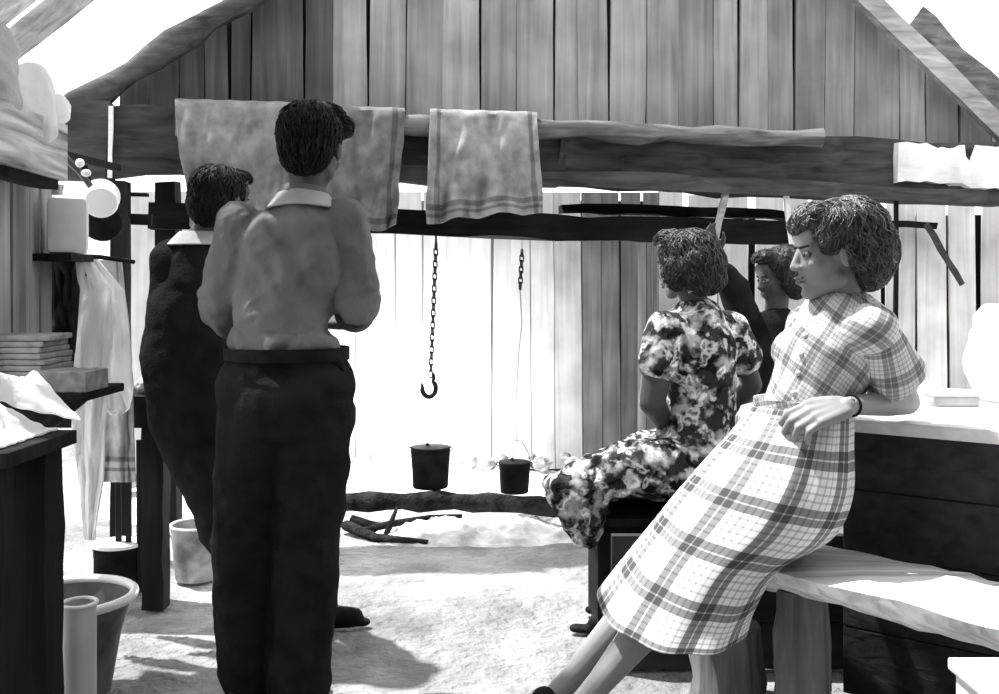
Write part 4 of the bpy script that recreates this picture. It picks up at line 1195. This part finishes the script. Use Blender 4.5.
def shw(p):
    # creases fan out from the arm pits down to the belt
    u_ = p.x*11+p.z*6; v_ = p.z*3-p.x*2
    a_ = .010*(1-abs(noise.noise(V((u_, p.y*7, v_)))*3.0)); b_ = .006*(1-abs(noise.noise(V((p.x*13-p.z*17, p.y*10, p.z*6)))*3))
    lo = max(0, min(1, (1.40-p.z)/.3)); return (a_*(.5+.9*lo)+b_*(.3+lo))+.002*noise.noise(p*60)
blob('shirt', sh, M_shirt, mr, .0075, 4, shw)
for e_, w_ in ((eR, wR), (eL, wL)):
    dd = (w_-e_).normalized(); Mw = Matrix((dd.cross(V((0, 0, 1))).normalized(), dd.cross(dd.cross(V((0, 0, 1)))).normalized(), dd)).transposed()
    mb = MB(); mb.torus(e_.lerp(w_, .30), .048, .013, Mw, 30, 10); mb.build('rolled_cuff', M_shirt, mr, smooth=True)
nb = nk+V((0, 0, -.012))
cp = [nb+V((math.sin(math.radians(a_))*.070, -math.cos(math.radians(a_))*.066, .024-.02*abs(a_)/160)) for a_ in range(-160, 161, 40)]
cw = [(p_-nb-V((0, 0, (p_-nb).z))).normalized()*.030+V((0, 0, -.042)) for p_ in cp]
strip(cp, cw, M_collar, 'collar', mr)
tr = MB()
cap(tr, P(266, 388, YM), .135, P(308, 388, YM), .130, n=20, flat=((0, 1, 0), .85)); cap(tr, P(268, 372, YM), .115, P(306, 372, YM), .115, n=20, flat=((0, 1, 0), .9))
ell(tr, P(288, 405, YM-.03), (.145, .13, .12))
for h_, k_, a_ in ((hL, kL, aL), (hR_, kR, aR)):
    chain(tr, [(h_, .118), (h_.lerp(k_, .5), .108), (k_, .094), (k_.lerp(a_, .5), .088), (V((a_.x, a_.y, .10)), .092)], n=20)
def trw(p):
    return .010*(1-abs(noise.noise(V((p.x*7, p.y*7, p.z*5+p.x*4)))*2.4))+.004*noise.noise(p*26)
blob('trousers', tr, M_trousers, mr, .008, 4, trw)
mb = MB(); kb = [(P(287, 353, YM+.01)+V((0, 0, z_)), V((.174, 0, 0)), V((0, .142, 0))) for z_ in (.018, .006, -.006, -.018)]
loft(mb, kb, 50, 6, None, .006); mb.build('belt', M_leather, mr, smooth=True)
mb = MB(); cap(mb, P(337, 362, YM-.04), .018, P(341, 368, YM-.04), .014); ell(mb, P(334, 360, YM-.05), (.022, .02, .018)); blob('belt_pouch', mb, M_leather, mr, .004, 2)
for a_ in (aL, aR): shoe(mr, (a_.x-.01, a_.y-.05, 0), (.15, 1, 0))

# ---- the person in the dark jacket leaning on the narrow table ----
YJ = 3.45
jr = empty('person', (-.95, 3.45, 0), 'person in a dark jacket with pale collar leaning back behind the shirted man', 'person')
hc = P(222, 202, YJ); hf = V((.5, .85, -.15)).normalized()
nk = P(205, 238, YJ); sL = P(172, 262, YJ-.02); sR = P(243, 262, YJ+.08)
pv = P(198, 425, YJ)
hL, hR_ = P(192, 432, YJ), P(224, 432, YJ+.05)
kL, kR = P(232, 535, YJ+.0), P(262, 530, YJ+.12)
aL, aR = P(268, 620, YJ+.06), P(306, 610, YJ+.14)
aL.z = .09; aR.z = .09
eL = P(172, 345, YJ-.02); wL = P(205, 395, YJ+.16); eR = P(262, 345, YJ+.15); wR = P(240, 370, YJ+.33)
body = MB(); q, F = head_prims(body, hc, hf, (0, 0, 1), 1.0)
chain(body, [(hc+V((-.01, 0, -.05)), .055), (nk, .058)])
chain(body, [(nk, .06), (P(200, 290, YJ), .12), (P(192, 370, YJ), .12), (pv, .12)]); cap(body, sL, .055, sR, .055)
chain(body, [(sR, .055), (eR, .042), (wR, .029)]); chain(body, [(sL, .055), (eL, .042), (wL, .029)])
hand_prims(body, wR, V((-.6, .5, .05)), V((-.5, -.2, .8)), -1, (.5, .6, .5), 1.0); hand_prims(body, wL, V((.6, .5, .05)), V((.5, -.2, .8)), 1, (.5, .6, .5), 1.0)
for h_, k_, a_ in ((hL, kL, aL), (hR_, kR, aR)):
    chain(body, [(h_, .085), (k_, .055), (k_.lerp(a_, .3), .055), (a_, .036)]); cap(body, a_, .036, V((a_.x+.1, a_.y+.02, .05)), .03)
blob('body', body, M_skin, jr, .008, 3)
face_bits(q, F, 1.0, jr)
hair(jr, hc, hf, [((0, -.03, .040), (.090, .10, .085)), ((0, -.055, -.01), (.082, .07, .085)), ((0, .05, .095), (.065, .05, .03))], M_hair, 8, 500, 1.0, .02, (0, 0, 1), .007, .08, .006)
jk = MB()
chain(jk, [(P(205, 268, YJ), .125), (P(196, 310, YJ), .155), (P(190, 360, YJ), .160), (P(196, 415, YJ), .150)], n=22)
cap(jk, P(178, 262, YJ-.01), .075, P(240, 258, YJ+.07), .075)
chain(jk, [(sL, .075), (eL, .066), (eL.lerp(wL, .8), .055)]); chain(jk, [(sR, .075), (eR, .066), (eR.lerp(wR, .8), .055)])
blob('jacket', jk, M_jacket, jr, .009, 4, trw)
nb = nk+V((-.01, 0, -.005))
cp = [nb+V((math.sin(math.radians(a_))*.072, -math.cos(math.radians(a_))*.070, .022)) for a_ in range(-160, 161, 40)]
cw = [(p_-nb-V((0, 0, (p_-nb).z))).normalized()*.045+V((0, 0, -.045)) for p_ in cp]
strip(cp, cw, M_collar, 'collar', jr)
tr = MB(); cap(tr, P(190, 415, YJ), .135, P(222, 415, YJ+.04), .135, n=20)
for h_, k_, a_ in ((hL, kL, aL), (hR_, kR, aR)):
    chain(tr, [(h_, .12), (k_, .092), (V((a_.x, a_.y, .13)), .080)], n=18)
blob('trousers', tr, M_trousers, jr, .009, 4, trw)
for a_ in (aL, aR): shoe(jr, (a_.x-.05, a_.y, 0), (1, .1, 0))

# ---- the seated woman in the floral dress ----
YF = 3.62
fr = empty('person', (.7, 3.6, 0), 'woman in a dark floral dress seated with her back turned', 'person')
hc = P(684, 266, YF); hf = V((-.72, .68, -.12)).normalized()
nk = P(694, 304, YF); sL = P(664, 330, YF-.10); sR = P(732, 330, YF+.10)
eL = P(652, 402, YF-.12); wL = P(672, 436, YF+.12); eR = P(752, 385, YF+.10); wR = P(712, 430, YF+.20)
pv = P(695, 468, YF)
hL, hR_ = P(683, 474, YF-.08), P(700, 472, YF+.10)
kL, kR = P(582, 484, YF-.10), P(588, 480, YF+.10)
aL, aR = P(640, 592, YF-.12), P(652, 588, YF+.08)
aL.z = .08; aR.z = .08
body = MB(); q, F = head_prims(body, hc, hf, (0, 0, 1), 1.0)
chain(body, [(hc+V((.01, 0, -.05)), .050), (nk, .050)])
chain(body, [(nk, .055), (P(700, 350, YF), .11), (P(700, 410, YF), .105), (pv, .13)]); cap(body, sL, .05, sR, .05)
chain(body, [(sR, .05), (eR, .038), (wR, .026)]); chain(body, [(sL, .052), (sL.lerp(eL, .5), .054), (eL, .048), (wL, .027)])
hand_prims(body, wL, V((-.8, .4, -.3)), V((0, .3, -1)), 1, (.3, .4, .3), .95); hand_prims(body, wR, V((-.8, .4, -.3)), V((0, .3, -1)), 1, (.3, .4, .3), .95)
for h_, k_, a_ in ((hL, kL, aL), (hR_, kR, aR)):
    chain(body, [(h_, .085), (k_, .055), (k_.lerp(a_, .3), .052), (a_, .033)]); cap(body, a_, .033, V((a_.x-.11, a_.y+.03, .04)), .028)
blob('body', body, M_skin, fr, .007, 3)
face_bits(q, F, 1.0, fr)
hair(fr, hc, hf, [((0, -.03, .045), (.098, .105, .085)), ((0, -.075, .0), (.100, .075, .085)), ((0, -.075, -.055), (.100, .065, .055)), ((0, .045, .100), (.07, .05, .035)), ((.085, -.02, -.03), (.03, .05, .06)), ((-.085, -.02, -.03), (.03, .05, .06))],
     M_hair_b, 11, 900, 1.02, .03, (0, 0, 1), .007, .10, .010)
fd = MB()
chain(fd, [(P(697, 325, YF), .105), (P(698, 350, YF), .138), (P(700, 395, YF), .125), (P(698, 430, YF), .13), (P(695, 465, YF), .165)], n=22)
cap(fd, P(668, 330, YF-.09), .064, P(728, 328, YF+.09), .064)
chain(fd, [(sL, .066), (sL.lerp(eL, .45), .074)]); chain(fd, [(sR, .064), (sR.lerp(eR, .5), .072)])
blob('dress_top', fd, M_floral, fr, .008, 4, wr(.007, (14, 14, 9), 3))
fs_ = MB()
cap(fs_, P(695, 462, YF), .15, P(650, 462, YF), .11, n=20)
for dy in (-.16, -.05, .08, .18):
    chain(fs_, [(P(690, 472, YF+dy*.6), .11), (P(628, 468, YF+dy), .090), (P(580, 484, YF+dy), .075), (P(566, 494, YF+dy), .060), (P(592, 528, YF+dy), .04)], n=14)
for dy in (-.19, -.10, .02, .14, .22):
    cap(fs_, P(575, 490, YF+dy), .055, P(552, 484, YF+dy*1.15), .030, n=12); cap(fs_, P(556, 490, YF+dy*1.1), .035, P(586+dy*40, 540, YF+dy), .022, n=12)
    cap(fs_, P(600, 485, YF+dy), .045, P(590, 540, YF+dy), .022, n=12)
blob('skirt', fs_, M_floral, fr, .009, 6, wr(.016, (15, 15, 9), 6))
for a_ in (aL, aR): shoe(fr, (a_.x+.03, a_.y, 0), (-1, .2, 0), M_leather, .23)
# her seat
t = empty('storage_box', P(665, 500, YF), 'dark wooden box seat under the woman in the floral dress', 'seat')
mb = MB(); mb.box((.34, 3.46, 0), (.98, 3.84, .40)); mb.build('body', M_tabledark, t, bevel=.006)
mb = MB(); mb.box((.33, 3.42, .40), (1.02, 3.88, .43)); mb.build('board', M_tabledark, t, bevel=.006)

# ---- the person behind with an arm raised ----
YB = 4.3
br = empty('person', (1.25, 4.3, 0), 'person in dark clothes standing behind the two women with one arm raised', 'person')
hc = P(778, 277, YB); hf = V((-.95, -.25, -.25)).normalized()
nk = P(776, 312, YB); sL = P(808, 332, YB); sR = P(748, 326, YB)
eR = P(735, 292, YB-.12); wR = P(716, 258, YB-.20); eL = P(812, 390, YB); wL = P(795, 440, YB-.1)
body = MB(); q, F = head_prims(body, hc, hf, (0, 0, 1), .95)
chain(body, [(hc+V((0, 0, -.05)), .05), (nk, .05)])
chain(body, [(nk, .05), (P(776, 360, YB), .11), (P(776, 440, YB), .10), (P(776, 500, YB), .12)]); cap(body, sL, .048, sR, .048)
chain(body, [(sR, .048), (eR, .040), (wR, .027)]); chain(body, [(sL, .048), (eL, .038), (wL, .026)])
hand_prims(body, wR, V((-.4, -.3, .9)), V((.2, -1, 0)), 1, (.3, .3, .3), .95); hand_prims(body, wL, V((0, -.2, -1)), V((-1, 0, 0)), 1, (.3, .3, .3), .95)
for sx in (-1, 1):
    h_ = V((nk.x+sx*.09, YB, .72)); chain(body, [(h_, .085), (V((h_.x, YB-.01, .40)), .055), (V((h_.x, YB+.01, .08)), .036)]); cap(body, V((h_.x, YB, .07)), .036, V((h_.x-.04, YB-.11, .045)), .028)
blob('body', body, M_skin, br, .008, 3)
face_bits(q, F, .95, br)
hair(br, hc, hf, [((0, -.035, .045), (.094, .10, .085)), ((0, -.07, -.01), (.098, .07, .10)), ((0, .04, .10), (.065, .05, .03)), ((.08, -.02, -.03), (.03, .045, .07)), ((-.08, -.02, -.03), (.03, .045, .07))],
     M_hair_b, 17, 600, 1.0, .03, (0, 0, 1), .007, .09, .01)
bd_ = MB()
chain(bd_, [(P(776, 328, YB), .09), (P(776, 365, YB), .135), (P(776, 440, YB), .12), (P(776, 500, YB), .15), (V((nk.x, YB, .45)), .19)], n=20)
cap(bd_, P(752, 328, YB), .062, P(804, 332, YB), .062)
chain(bd_, [(sR, .064), (eR, .060), (eR.lerp(wR, .55), .052)]); chain(bd_, [(sL, .062), (eL, .055)])
blob('dress', bd_, M_jacket, br, .010, 4, trw)
for sx in (-1, 1): shoe(br, (nk.x+sx*.09+.01, YB+.03, 0), (-.3, -1, 0), M_leather, .23)
